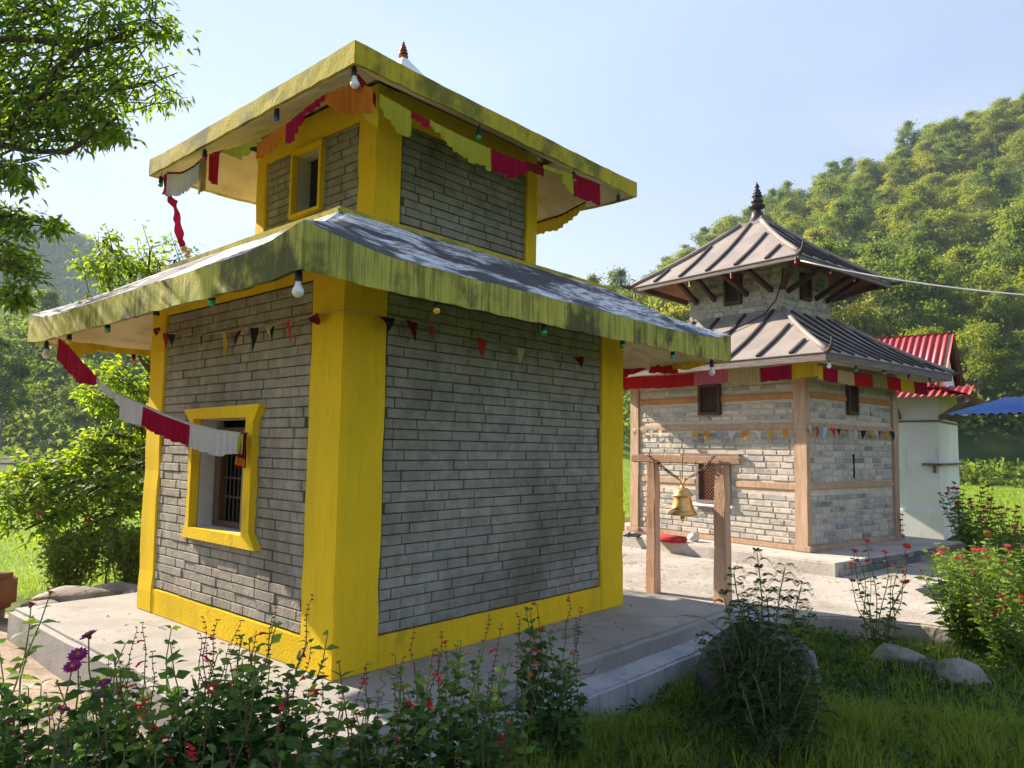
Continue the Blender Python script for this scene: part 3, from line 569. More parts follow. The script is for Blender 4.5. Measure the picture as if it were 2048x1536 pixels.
# upper storey
A0, A1, B0, B1 = .629, 2.085, .695, 2.424
tL = MB().box(A0+.03, A0+.2, B0+.03, B1-.03, 3.30, 4.22).build('upper_window_wall', 'stone_mortar', st); tR = MB().box(A0+.2, A1-.03, B0+.03, B0+.2, 3.30, 4.22).build('upper_shaded_wall', 'stone_mortar', st)
MB().box(A0+.2, A1-.03, B1-.2, B1-.03, 3.3, 4.22).box(A1-.2, A1-.03, B0+.2, B1-.2, 3.3, 4.22).build('upper_rear_wall', 'stone_mortar', st)
lattice_window(st, (A0+.015, 1.44, 3.70), LX, UZ, .22, .38, (-1, 0, 0)); lattice_window(st, (1.20, B0+.015, 3.74), RX, UZ, .19, .32, (0, -1, 0))
qUL = lay(-(B1-.012), -(B0+.012), 3.40, 4.15, .084, [.27, .22, .30, .18], .018, [(-1.715, -1.385, 3.65, 4.14)], 13, .1)
qUR = lay(A0+.012, A1-.012, 3.40, 4.12, .084, [.27, .22, .30, .18], .018, [(1.15, 1.44, 3.69, 4.11)], 14, .1)
place_pieces(None, [(mv(frame_left(0), .018), qL, 'wall_stone', sL), (mv(FR_R, .018), qR, 'wall_stone', sR), (mv(frame_left(A0), .016), qUL, 'wall_stone', tL), (mv(FR_R, B0+.016), qUR, 'wall_stone', tR)], None, 'stone', 300, .045, .006, st)
def metal_roof(out, z0, top, z1, parent, step_l, step_r, fas, horn, flare=.03):
    x0, x1, y0, y1 = out; X0, X1, Y0, Y1 = top
    oc = [(x0, y0), (x1, y0), (x1, y1), (x0, y1)]; tc = [(X0, Y0), (X1, Y0), (X1, Y1), (X0, Y1)]
    def pt(k, t, s, dz=0):                                                       # side k, along t, up s
        a, b_ = oc[k], oc[(k+1) % 4]; c_, d_ = tc[k], tc[(k+1) % 4]
        lo_ = Vector((a[0]+(b_[0]-a[0])*t, a[1]+(b_[1]-a[1])*t, z0)); hi_ = Vector((c_[0]+(d_[0]-c_[0])*t, c_[1]+(d_[1]-c_[1])*t, z1))
        p = lo_.lerp(hi_, s); p.z += dz-.045*math.sin(math.pi*s); return p
    for k in range(4):
        n, m_ = 12, 6; vs = [pt(k, i/n, j/m_) for j in range(m_+1) for i in range(n+1)]
        fs = [(j*(n+1)+i, j*(n+1)+i+1, (j+1)*(n+1)+i+1, (j+1)*(n+1)+i) for j in range(m_) for i in range(n)]
        vs2 = [v-Vector((0, 0, .012)) for v in vs]; N = len(vs)
        MB().add(vs+vs2, fs+[tuple(N+i for i in reversed(f)) for f in fs]+[(i+1, i, N+i, N+i+1) for i in range(n)]).build('roof_slope', 'metal_roof', parent)
        (ax_, ay_), (bx_, by_) = oc[k], oc[(k+1) % 4]; Ls = math.hypot(bx_-ax_, by_-ay_); stp = step_l if k in (1, 3) else step_r
        t0 = math.hypot(tc[k][0]-ax_, tc[k][1]-ay_); kk = int(Ls/stp)
        inset0 = abs((tc[k][0]-ax_) if k in (0, 2) else (tc[k][1]-ay_)); inset1 = abs((tc[(k+1) % 4][0]-bx_) if k in (0, 2) else (tc[(k+1) % 4][1]-by_))
        for i in range(1, kk):
            w = Ls*i/kk; smax = min(1, (w-.10)/inset0, (Ls-w-.10)/inset1)
            if smax < .12: continue
            pts = []
            for j in range(5):
                s = smax*j/4; i0, i1 = inset0*s, inset1*s; t = (w-i0)/(Ls-i0-i1); pts.append(pt(k, t, s, .016))
            mb = MB()
            for p, q in zip(pts, pts[1:]): mb.bar(p, q, .042 if k in (1, 3) else .026, .042 if k in (1, 3) else .03)
            mb.build('roof_seam', 'metal_seam', parent)
        # fascia board
        P, Q = Vector((ax_, ay_, z0-.012-fas/2)), Vector((bx_, by_, z0-.012-fas/2)); e = (Q-P).normalized(); nn = Vector((-e.y, e.x, 0))
        MB().bar(P+nn*.03+e*.018, Q+nn*.03-e*.018, .034, fas).build('fascia_board', 'grey_timber', parent)
        # hip ridge and horn
        hp = [pt(k, 0, j/6, .028) for j in range(7)]
        hip = MB().tube(hp, .034, 8).build('hip_ridge', 'metal_roof', parent, True)
        dg = Vector((oc[k][0]-tc[k][0], oc[k][1]-tc[k][1], 0)).normalized(); c0 = pt(k, 0, 0)
        hpts = [c0-dg*.10+Vector((0, 0, .03)), c0+dg*.03, c0+dg*.12+Vector((0, 0, .012)), c0+dg*.175+Vector((0, 0, .06)), c0+dg*.19+Vector((0, 0, .12)), c0+dg*.18+Vector((0, 0, .165))]
        MB().tube([c0+(p-c0)*horn for p in hpts], [.03, .032, .028, .02, .012, .004], 8).build('horn', 'metal_seam', hip, True)
metal_roof((-.589, SA+.589, -.618, SB+.618), 2.605, (A0-.02, A1+.02, B0-.02, B1+.02), 3.45, st, .48, .34, .098, 1.0)
MB().box(A0-.03, A1+.03, B0-.03, B1+.03, 3.40, 3.475).build('roof_flashing', 'metal_roof', st)
def soffit(out, zo, inn, zi, mat, nm):
    o = [(out[0], out[2], zo), (out[1], out[2], zo), (out[1], out[3], zo), (out[0], out[3], zo)]; i_ = [(inn[0], inn[2], zi), (inn[1], inn[2], zi), (inn[1], inn[3], zi), (inn[0], inn[3], zi)]
    q = [(p[0], p[1], p[2]+.012) for p in o+i_]
    MB().add(o+i_+q, [(k, 4+k, 4+(k+1) % 4, (k+1) % 4) for k in range(4)]+[(8+k, 8+(k+1) % 4, 12+(k+1) % 4, 12+k) for k in range(4)]).build(nm, mat, st)
soffit((-.54, SA+.54, -.57, SB+.57), 2.50, (-.02, SA+.02, -.02, SB+.02), 2.585, 'cream_soffit', 'soffit')
metal_roof((-.042, 2.756, .033, 3.087), 4.072, (1.357-.2, 1.357+.2, 1.56-.2, 1.56+.2), 5.06, st, .46, .34, .064, .95)
soffit((-.0, 2.714, .075, 3.045), 4.00, (A0, A1, B0, B1), 4.20, 'red_timber', 'upper_soffit')
for b_ in (.88, 1.30, 1.90, 2.25): MB().bar((A0+.02, b_, 3.78), (.10, b_-(.06 if b_ > 1.5 else -.06), 4.03), .06, .07).build('strut', 'dark_timber', st)
for a in (.80, 1.62, 1.95): MB().bar((a, B0+.02, 3.76), (a, .16, 4.03), .06, .07).build('strut', 'dark_timber', st)
for a, b_, dx, dy in ((A0, B0, -1, -1), (A1, B0, 1, -1), (A0, B1, -1, 1)): MB().bar((a, b_, 3.80), (a+dx*.50, b_+dy*.50, 4.03), .07, .08).build('strut', 'dark_timber', st)
cap = MB(); cx_, cy_ = 1.357, 1.56
cap.box(cx_-.22, cx_+.22, cy_-.22, cy_+.22, 5.02, 5.10)
for sx in (-1, 1):
    for sy in (-1, 1): cap.add([(cx_+sx*.22, cy_+sy*.22, 5.10), (cx_+sx*.10, cy_+sy*.22, 5.10), (cx_+sx*.10, cy_+sy*.10, 5.10), (cx_+sx*.22, cy_+sy*.10, 5.10), (cx_+sx*.225, cy_+sy*.225, 5.165)], [(0, 1, 4), (1, 2, 4), (2, 3, 4), (3, 0, 4)])
cp_ = cap.build('pinnacle_base', 'metal_roof', st)
MB().lathe([(.17, 5.09), (.155, 5.13), (.12, 5.18), (.098, 5.24), (.092, 5.30), (.05, 5.335), (.05, 5.35), (.10, 5.365), (.135, 5.395), (.13, 5.42), (.07, 5.43), (.06, 5.45), (.095, 5.475), (.10, 5.505), (.07, 5.54), (.05, 5.555), (.085, 5.572), (.085, 5.59), (.05, 5.605), (.07, 5.622), (.07, 5.64), (.04, 5.655), (.055, 5.67), (.055, 5.685), (.025, 5.70), (.035, 5.72), (.042, 5.745), (.03, 5.77), (.012, 5.80), (.002, 5.835)], 18, (cx_, cy_, 0)).build('finial', 'dark_bronze', cp_, True)
# plinth of the stone temple
tp = math.cos(-.159), math.sin(-.159)
def ST(a, b_): return (7.476+tp[0]*a-tp[1]*b_, .043+tp[1]*a+tp[0]*b_)
pl = slab('temple_plinth', [ST(-.64, -.692), ST(SA+.535, -.692), ST(SA+.535, SB+.9), ST(-.64, SB+.9)], -.30, .030, 'plinth_concrete', 'low paved plinth of the stone temple', .22, .012, .014)
g = random.Random(5)
for row, (z0, z1) in enumerate(((-.128, -.055), (-.05, .012))):
    u = -.55+row*.12
    while u < SA+.45:
        l = g.uniform(.16, .34); x, y = ST(u+l/2, -.705)
        o = MB().box(-l/2+.006, l/2-.006, -.012, .03, z0, z1).build('stone', 'plinth_stone', pl, bevel=.006); o.location = (x, y, 0); o.rotation_euler = (0, 0, -.159); u += l
# ------------------------------------------------------------------ white house
hs = thing('white_house', 'white plastered house with red corrugated roof behind the stone temple', 'house', (13.28, -.29, -.25), .05)
HA, HB = 2.26, 4.4
MB().box(0, HA, 0, HB, 0, 2.85).build('wall', 'white_wall', hs)
MB().box(-.05, HA+.05, -.04, HB, 0, .52).build('base_course', 'white_wall', hs)
MB().add([(0, 0, 2.85), (HA, 0, 2.85), (HA/2, 0, 3.98), (0, .2, 2.85), (HA, .2, 2.85), (HA/2, .2, 3.98)], [(0, 1, 2), (3, 5, 4), (0, 2, 5, 3), (1, 4, 5, 2)]).build('gable', 'white_wall', hs)
MB().box(-.03, -.002, 0, HB, 2.21, 2.245).build('belt_course', 'grey_timber', hs); MB().box(-.03, HA, -.03, -.002, 2.21, 2.245).build('belt_course', 'grey_timber', hs)
sh_ = MB().box(-.09, 0, -.03, .28, 1.385, 1.43).box(-.06, 0, .05, .10, 1.25, 1.386).build('wall_shelf', 'grey_timber', hs); MB().box(-.09, HA, -.08, -.002, 1.39, 1.425).build('wall_shelf', 'grey_timber', hs)
def corrugated(name, p, q, up, mat, parent, wave=.10, amp=.014, n_per=8, sub=1):
    """Corrugated sheet: eave from p to q, slope vector up."""
    p, q, up = Vector(p), Vector(q), Vector(up); e = q-p; L = e.length; n = int(L/wave*n_per); nn = e.cross(up).normalized()
    if nn.z < 0: nn = -nn
    top, bot = [], []
    for i in range(n+1):
        c_ = p+e*(i/n)+nn*(amp*math.cos(2*math.pi*i/n_per))
        top += [c_, c_+up]; bot += [c_-nn*.004, c_+up-nn*.004]
    N = len(top); fs = [(2*i, 2*i+2, 2*i+3, 2*i+1) for i in range(n)]
    return MB().add(top+bot, fs+[tuple(N+j for j in reversed(f)) for f in fs]+[(2*i, N+2*i, N+2*i+2, 2*i+2) for i in range(n)]).build(name, mat, parent, True)
corrugated('roof_sheet', (-.22, -.16, 2.86), (-.22, HB+.2, 2.86), (1.37, 0, 1.20), 'red_sheet', hs, .125, .016)
corrugated('roof_sheet', (HA+.22, -.16, 2.86), (HA+.22, HB+.2, 2.86), (-1.37, 0, 1.20), 'red_sheet', hs, .125, .016)
for s in (0, 1): MB().bar((-.22 if not s else HA+.22, -.10, 2.80), (HA/2, -.10, 3.98), .05, .09).build('rake_board', 'dark_timber', hs)
corrugated('skirt_roof', (-.62, -.62, 2.66), (-.62, HB, 2.66), (.62, 0, .22), 'red_sheet', hs, .125, .014)
corrugated('skirt_roof', (-.62, -.62, 2.655), (HA+.5, -.62, 2.655), (0, .62, .22), 'red_sheet', hs, .125, .014)
for i in range(7): MB().bar((.1+i*.33, 0, 2.30), (.1+i*.33-.04, -.56, 2.60), .055, .07).build('eave_bracket', 'grey_timber', hs)
for i in range(4): MB().bar((0, .65+i*.9, 2.30), (-.5, .65+i*.9, 2.60), .055, .07).build('eave_bracket', 'grey_timber', hs)
MB().bar((-.05, -.05, 2.28), (-.58, -.58, 2.58), .06, .08).build('eave_bracket', 'grey_timber', hs)
# ------------------------------------------------------------------ blue-roofed shed (its corner enters the frame on the right)
sd = thing('shed', 'open shed roofed with blue corrugated sheet beside the white house', 'shed', (11.38, -.84, -.35))
e0 = Vector((0, 0, 2.36)); e1 = Vector((-.75, -3.3, 2.36))
corrugated('roof_sheet', e0, e1, (2.3, -.52, .40), 'blue_sheet', sd, .13, .018)
MB().bar(e0+Vector((.45, -.14, .02)), e1+Vector((.45, .0, .02)), .05, .05).build('purlin', 'grey_timber', sd); MB().bar(e0+Vector((2.2, -.55, .31)), e1+Vector((2.2, -.4, .31)), .05, .05).build('purlin', 'grey_timber', sd)
for p in ((.0, -2.2), (-.3, -3.2), (1.75, -2.6), (1.5, -3.6)): MB().tube([(p[0]+.05, p[1], 0), (p[0]+.05, p[1], 2.30+(.36 if p[0] > 1 else 0))], .04, 8).build('post', 'bark', sd)
# ------------------------------------------------------------------ bell frame, bell and chains
bf = thing('bell_stand', 'timber bell frame of two posts and a crossbeam on the courtyard', 'bell frame', (4.32, .1, -.134))
def post(y, w0, w1, h, lean):
    mb = MB(); k = 7
    for i in range(k):
        pass
    bm = bmesh.new(); rings = []
    for i in range(9):
        t = i/8; w = w0+(w1-w0)*t; cx, cyy = lean*t+.004*math.sin(i*2.1), .003*math.sin(i*1.7)
        rings.append([bm.verts.new((cx+sx*w/2, y+cyy+sy*w*.46, h*t)) for sx, sy in ((-1, -1), (1, -1), (1, 1), (-1, 1))])
    for a, b_ in zip(rings, rings[1:]):
        for j in range(4): bm.faces.new((a[j], a[(j+1) % 4], b_[(j+1) % 4], b_[j]))
    bm.faces.new(rings[-1]); bm.faces.new(list(reversed(rings[0])))
    bmesh.ops.bevel(bm, geom=[e for e in bm.edges if abs(e.verts[0].co.z-e.verts[1].co.z) > .05], offset=.009, segments=2, affect='EDGES')
    me = bpy.data.meshes.new('post'); bm.to_mesh(me); bm.free(); return mesh_obj('post', me, 'bell_timber', bf)
post(.395, .125, .105, 1.35, 0.0); post(-.385, .145, .12, 1.35, .0)
wavy_box(-.055, .055, -.60, .64, 1.352, 1.432, 'crossbeam', bf, 'bell_timber', j=.006, seg=.12, bev=.01)
bl = thing('bell', 'brass temple bell hanging by chains from the timber frame', 'bell', (4.25, .112, .70))
MB().lathe([(.146, .0), (.148, .012), (.138, .03), (.124, .05), (.118, .055), (.119, .062), (.110, .075), (.100, .11), (.092, .15), (.088, .175), (.088, .185), (.104, .192), (.104, .200), (.088, .207), (.084, .225), (.070, .252), (.062, .258), (.052, .268), (.028, .274), (.018, .285), (.016, .30)], 28).build('body', 'brass', bl, True)
lp = MB(); lp.tube([(0, .0, .295), (0, .012, .32), (0, .03, .345), (0, .034, .365), (0, .02, .372)], .009, 6); lp.tube([(0, .0, .295), (0, -.012, .32), (0, -.03, .345), (0, -.034, .365), (0, -.02, .372)], .009, 6); lp.build('hanger', 'brass', bl, True)
MB().tube([(0, 0, .18), (0, 0, -.02)], .006, 6).lathe([(.004, 0), (.02, -.012), (.026, -.03), (.02, -.048), (.010, -.056), (.012, -.07), (.002, -.08)], 10).build('clapper', 'brass', bl, True)
def link_mesh(L=.034, Wd=.022, r=.0044):
    pts = [Vector((math.cos(t)*Wd/2, 0, math.sin(t)*L/2)) for t in [2*math.pi*i/8 for i in range(8)]]; mb = MB()
    n = 5; b0 = 0
    for i, p in enumerate(pts):
        d = (pts[(i+1) % 8]-pts[i-1]).normalized(); a = Vector((0, 1, 0)); c_ = d.cross(a)
        for j in range(n): t = 2*math.pi*j/n; mb.v.append(tuple(p+a*math.cos(t)*r+c_*math.sin(t)*r))
    for i in range(8):
        for j in range(n): mb.f.append((i*n+j, i*n+(j+1) % n, ((i+1) % 8)*n+(j+1) % n, ((i+1) % 8)*n+j))
    return mb.mesh('link')
LM = link_mesh(); LM.materials.append(MATS['chain_steel']); LM.polygons.foreach_set('use_smooth', [True]*len(LM.polygons))
def chain(label, paths):
    c = thing('chain', label, 'chain', paths[0][0], 0, 'chains holding the bell'); base = Vector(paths[0][0])
    for path in paths:
        path = [Vector(p) for p in path]; seg = [(b_-a).length for a, b_ in zip(path, path[1:])]; tot = sum(seg); n = int(tot/.026); 
        for i in range(n):
            s = tot*(i+.5)/n; k = 0
            while k < len(seg)-1 and s > seg[k]: s -= seg[k]; k += 1
            d = (path[k+1]-path[k]).normalized(); p = path[k]+d*s
            o = link(bpy.data.objects.new('link', LM), c); q = d.to_track_quat('Z', 'X').to_matrix().to_4x4()
            o.matrix_local = Matrix.Translation(p-base) @ q @ Matrix.Rotation(math.pi/2*(i % 2)+R_.uniform(-.2, .2), 4, 'Z')
def sag(a, b_, s, n=8, wob=0): a, b_ = Vector(a), Vector(b_); return [a.lerp(b_, i/n)-Vector((0, 0, s*4*(i/n)*(1-i/n)))+Vector((wob*math.sin(i), wob*math.sin(i*2), 0)) for i in range(n+1)]
chain('rusty double chain running from the bell to the beam end by the yellow temple', [sag((4.24, .52, 1.312), (4.25, .145, 1.06), .02), sag((4.255, .42, 1.245), (4.25, .15, 1.065), .012)])
chain('rusty chain wrapped over the beam end with the dark end face', [sag((4.25, .08, 1.06), (4.25, -.20, 1.23), .012), sag((4.25, -.16, 1.22), (4.24, -.26, 1.312), .0), sag((4.25, -.13, 1.20), (4.24, -.235, 1.30), .02)])
tag(MB().tube([(4.24, .10, 1.315), (4.253, .112, 1.21), (4.25, .112, 1.13), (4.25, .112, 1.06)], .0045, 6).build('hanging_rod', 'chain_steel'), 'thin rusty rod between the beam and the bell hanger', 'rod')
# ------------------------------------------------------------------ things on the plinth
cu = thing('cushion', 'flat red cloth cushion lying on the plinth of the stone temple', 'cushion', (7.12, 1.93, .031), -.3)
bm = bmesh.new(); bmesh.ops.create_cube(bm, size=1)
for v in bm.verts: v.co = Vector((v.co.x*.34, v.co.y*.46, (v.co.z+.5)*.075))
bmesh.ops.bevel(bm, geom=bm.edges[:], offset=.022, segments=3, affect='EDGES'); bmesh.ops.subdivide_edges(bm, edges=bm.edges[:], cuts=1)
for v in bm.verts: v.co.z *= 1+.12*math.sin(v.co.x*16+1)*math.cos(v.co.y*13)
me = bpy.data.meshes.new('pad'); bm.to_mesh(me); bm.free(); mesh_obj('pad', me, 'red_cushion', cu, True)
MB().box(-.168, .168, -.225, .225, .030, .036).build('piping', 'cloth_maroon', cu)
bm = bmesh.new(); bmesh.ops.create_icosphere(bm, subdivisions=3, radius=.085)
for v in bm.verts: v.co = v.co*(1+.16*math.sin(v.co.x*50)*math.cos(v.co.y*44+v.co.z*38)); v.co.z = v.co.z*.8+.06
me = bpy.data.meshes.new('bundle'); bm.to_mesh(me); bm.free(); o = mesh_obj('cloth_bundle', me, 'white_cotton', None, True); o.location = (7.38, 1.66, .03); tag(o, 'small white cloth bundle beside the red cushion', 'bundle')
def slipper(p, rz, label):
    s = thing('slipper', label, 'slipper', p, rz, 'slippers left on the plinth')
    bm = bmesh.new(); pts = [(.0, -.035), (.06, -.04), (.16, -.042), (.22, -.03), (.24, 0), (.22, .03), (.16, .036), (.06, .03), (.0, .032), (-.02, 0)]
    f = bm.faces.new([bm.verts.new((x, y, 0)) for x, y in pts]); r = bmesh.ops.extrude_face_region(bm, geom=[f])
    for v in r['geom']:
        if isinstance(v, bmesh.types.BMVert): v.co.z = .02
    me = bpy.data.meshes.new('sole'); bm.to_mesh(me); bm.free(); mesh_obj('sole', me, 'black_plastic', s)
    MB().tube([(.17, -.04, .02), (.16, -.02, .05), (.16, .015, .05), (.17, .035, .02)], .008, 6).build('strap', 'black_plastic', s)
slipper((7.42, 2.60, .031), 2.4, 'dark slipper on the plinth, closer to the timber corner post'); slipper((7.22, 2.50, .031), 2.0, 'dark slipper on the plinth, closer to the courtyard edge')
ch = thing('wooden_stool', 'orange wooden stool standing past the yellow temple corner on the plinth', 'stool', (7.62, 3.22, .031), .4)
MB().box(-.16, .16, -.16, .16, .30, .33).build('seat', 'orange_paint', ch)
for sx in (-1, 1):
    for sy in (-1, 1): MB().box(sx*.13-.02, sx*.13+.02, sy*.13-.02, sy*.13+.02, 0, .30).build('leg', 'orange_paint', ch)
bn = thing('bench', 'low terracotta coloured bench with a rounded end on the bare earth', 'bench', (-.84, 4.98, -.24), math.radians(-48))
bm = bmesh.new(); bmesh.ops.create_cube(bm, size=1)
for v in bm.verts: v.co = Vector((v.co.x*2.2-.55, v.co.y*.5, (v.co.z+.5)*.33))
bmesh.ops.bevel(bm, geom=bm.edges[:], offset=.05, segments=4, affect='EDGES'); me = bpy.data.meshes.new('seat'); bm.to_mesh(me); bm.free(); mesh_obj('seat', me, 'terracotta_bench', bn, True)
MB().box(-1.55, .45, -.20, .20, -.1, .0).build('footing', 'soil_rock', bn)
# ------------------------------------------------------------------ cloth, buntings, bulbs, cables
def resample(pts, n):
    pts = [Vector(p) for p in pts]; seg = [(b_-a).length for a, b_ in zip(pts, pts[1:])]; tot = sum(seg); out = []
    for i in range(n+1):
        s = tot*i/n; k = 0
        while k < len(seg)-1 and s > seg[k]: s -= seg[k]; k += 1
        out.append(pts[k].lerp(pts[k+1], min(1, s/max(seg[k], 1e-9))))
    return out
def cloth_panel(parent, pts, drop, mat, pleat=.045, amp=.010, rows=6, swag=0.0, ragged=.006, seed=0, lean=0.0, base=None, gather=0.0, name='cloth_panel', trim=None):
    """Gathered cloth hung from the polyline pts; drop: depth at start, (middle,) end."""
    g = random.Random(seed*31+len(pts)); L = sum((Vector(b_)-Vector(a)).length for a, b_ in zip(pts, pts[1:])); n = max(8, int(L/pleat*6)); tp_ = resample(pts, n)
    drop = list(drop) if hasattr(drop, '__len__') else [drop, drop]; ph = g.uniform(0, 6); vs = []
    w1 = [g.uniform(.6, 1.4) for _ in range(40)]; rg = [g.uniform(-1, 1) for _ in range(n+1)]
    for j in range(rows+1):
        t = j/rows
        for i, p in enumerate(tp_):
            u = i/n; x = u*(len(drop)-1); k = min(int(x), len(drop)-2); dr = drop[k]+(drop[k+1]-drop[k])*(x-k)+swag*math.sin(math.pi*u)+ragged*(math.sin(u*L*31+ph)+.6*math.sin(u*L*74+2*ph)+.25*rg[i])*.7*t
            d = (tp_[min(i+1, n)]-tp_[max(i-1, 0)]); d.z = 0; d.normalize(); nn = Vector((-d.y, d.x, 0))
            a_ = amp*(.35+.65*t)*w1[int(u*39)]; f = math.sin(2*math.pi*u*L/pleat+ph+1.2*math.sin(u*9+ph))+.35*math.sin(2*math.pi*u*L/pleat*2.3+1+t)
            q = p+nn*(a_*f+lean*t)+d*(amp*.2*math.cos(2*math.pi*u*L/pleat+ph)*t+gather*(.5-u)*t)
            q.z = p.z-dr*t; vs.append(q-base if base is not None else q)
    fs = [(j*(n+1)+i, j*(n+1)+i+1, (j+1)*(n+1)+i+1, (j+1)*(n+1)+i) for j in range(rows) for i in range(n)]
    o = MB().add(vs, fs).build(name, mat, parent, True)
    if trim: MB().tube([(p-base if base is not None else p)+Vector((0, 0, .004)) for p in resample(pts, 14)], .009, 6).build('hem', trim, o)
    return o
def ribbon(parent, pts, w, mat, base=None, name='cloth_strip', twist=.8):
    pts = resample(pts, 26); vs = []
    for i, p in enumerate(pts):
        a = twist*math.sin(i*.55)+.4; wv = w*(1+.3*math.sin(i*1.3)); d = Vector((math.cos(a)*RT.x, math.cos(a)*RT.y, 0))+Vector((0, 0, math.sin(a)*.6)); q = p-(base if base is not None else Vector())
        vs += [q-d*wv/2, q+Vector((FW.x, FW.y, 0))*.008*math.sin(i), q+d*wv/2]
    fs = []
    for i in range(len(pts)-1): fs += [(3*i, 3*i+1, 3*i+4, 3*i+3), (3*i+1, 3*i+2, 3*i+5, 3*i+4)]
    return MB().add(vs, fs).build(name, mat, parent, True)
X = .02
ul = thing('cloth_garland', 'gathered orange, crimson, lime and white cloth under the upper eave above the small window', 'garland', (X, 1.4, 3.62)); B_ = Vector(ul.location)
def P3(l): return [Vector(p) for p in l]
for k, (pts, dr, mt, kw) in enumerate([
    ([(.06, -.13, 3.52), (X, .04, 3.58), (X, .22, 3.60), (X, .33, 3.60)], [.16, .19, .16, .03], 'cloth_orange', dict(pleat=.07, amp=.022)),
    ([(X, .28, 3.605), (X, .42, 3.60), (X, .60, 3.57)], [.045, .055, .06], 'cloth_crimson', dict(pleat=.09, amp=.010)),
    ([(X, .57, 3.575), (X, .68, 3.555), (X, .79, 3.535)], [.06, .16, .14], 'cloth_crimson', dict(pleat=.05, amp=.012)),
    ([(X, .78, 3.54), (X, .98, 3.525), (X, 1.17, 3.50)], [.07, .13, .12], 'cloth_orange', dict(pleat=.06, amp=.014)),
    ([(X, 1.13, 3.545), (X, 1.4, 3.555), (X, 1.66, 3.582)], [.03, .115, .02], 'cloth_lime', dict(pleat=.10, amp=.018)),
    ([(X, 1.64, 3.588), (X, 1.84, 3.615)], [.025, .03], 'cloth_orange', dict(pleat=.12, amp=.008)),
    ([(X, 1.73, 3.60), (X, 1.90, 3.615)], [.27, .22], 'cloth_red', dict(pleat=.05, amp=.014, gather=.06)),
    ([(X-.02, 1.90, 3.60), (X-.02, 2.02, 3.60)], [.27, .29], 'cloth_olive', dict(pleat=.05, amp=.01, gather=.03)),
    ([(X, 1.94, 3.615), (X, 2.15, 3.575), (X, 2.38, 3.575), (X, 2.66, 3.642)], [.13, .16, .19, .20], 'cloth_white', dict(pleat=.05, amp=.010, trim='cloth_maroon'))]):
    cloth_panel(ul, P3(pts), dr, mt, seed=k, base=B_, **kw)
ribbon(ul, [(X, 2.66, 3.64), (X, 2.70, 3.49), (X, 2.58, 3.42), (X, 2.48, 3.33), (X, 2.40, 3.15), (X, 2.34, 3.01), (X, 2.27, 2.93)], .07, 'cloth_crimson', B_); ribbon(ul, [(X, 2.27, 2.94), (X+.01, 2.18, 2.83)], .06, 'cloth_cream', B_)
Y = -.05
ur = thing('cloth_garland', 'gathered lime and crimson cloth under the upper eave above the blank brick wall', 'garland', (1.5, Y, 3.6)); B_ = Vector(ur.location)
for k, (pts, dr, mt, kw) in enumerate([
    ([(.0, Y, 3.61), (.14, Y, 3.53)], [.05, .09], 'cloth_maroon', dict(pleat=.09, amp=.008)),
    ([(.05, Y+.04, 3.53), (.19, Y+.03, 3.50)], [.15, .16], 'cloth_yellow', dict(pleat=.10, amp=.012)),
    ([(.17, Y, 3.545), (.31, Y, 3.535), (.435, Y, 3.522)], [.08, .19, .17], 'cloth_lime', dict(pleat=.05, amp=.010, ragged=.014)),
    ([(.43, Y, 3.53), (.60, Y, 3.515)], [.05, .06], 'cloth_crimson', dict(pleat=.06, amp=.010)),
    ([(.59, Y, 3.525), (.85, Y, 3.51), (1.175, Y, 3.512)], [.04, .15, .16], 'cloth_lime', dict(pleat=.055, amp=.010, ragged=.014)),
    ([(1.17, Y, 3.515), (1.36, Y, 3.515), (1.57, Y, 3.53)], [.145, .165, .10], 'cloth_crimson', dict(pleat=.06, amp=.011)),
    ([(1.56, Y, 3.535), (1.79, Y, 3.56)], [.07, .08], 'cloth_maroon', dict(pleat=.12, amp=.012)),
    ([(1.78, Y, 3.575), (2.06, Y, 3.595)], [.035, .03], 'cloth_lime', dict(pleat=.07, amp=.012)),
    ([(2.03, Y, 3.60), (2.18, Y, 3.61)], [.10, .20], 'cloth_lime', dict(pleat=.05, amp=.010)),
    ([(2.16, Y, 3.615), (2.54, Y, 3.632)], [.19, .185], 'cloth_crimson', dict(pleat=.05, amp=.010)),
    ([(2.95, .40, 3.67), (2.95, .70, 3.60), (2.95, 1.05, 3.585)], [.05, .13, .11], 'cloth_yellow', dict(pleat=.07, amp=.012, trim='cloth_maroon'))]):
    cloth_panel(ur, P3(pts), dr, mt, seed=20+k, base=B_, **kw)
lr = thing('cloth_garland', 'crumpled lime, red and yellow cloth under the lower eave corner facing the stone temple', 'garland', (3.66, 0, 2.3)); B_ = Vector(lr.location); Z = 3.655
for k, (pts, dr, mt, kw) in enumerate([
    ([(Z, .70, 2.39), (Z, .45, 2.385), (Z, .19, 2.36)], [.10, .13, .04], 'cloth_lime', dict(pleat=.11, amp=.02)),
    ([(Z, .22, 2.375), (Z, .05, 2.31), (Z, -.12, 2.27)], [.04, .16, .06], 'cloth_crimson', dict(pleat=.12, amp=.02)),
    ([(Z+.02, .12, 2.22), (Z+.02, -.13, 2.215)], [.12, .14], 'cloth_red', dict(pleat=.05, amp=.012, gather=-.08)),
    ([(Z, -.12, 2.265), (Z, -.28, 2.235), (Z, -.45, 2.215)], [.15, .13, .08], 'cloth_yellow', dict(pleat=.09, amp=.014)),
    ([(Z+.03, .62, 2.17), (Z+.03, .20, 2.16)], [.15, .02], 'cloth_red', dict(pleat=.08, amp=.012))]):
    cloth_panel(lr, P3(pts), dr, mt, seed=40+k, base=B_, **kw)
ll = thing('cloth_garland', 'red and white cloth garland slung from the eave corner to the barred window', 'garland', (-.69, 2.75, 2.15)); B_ = Vector(ll.location)
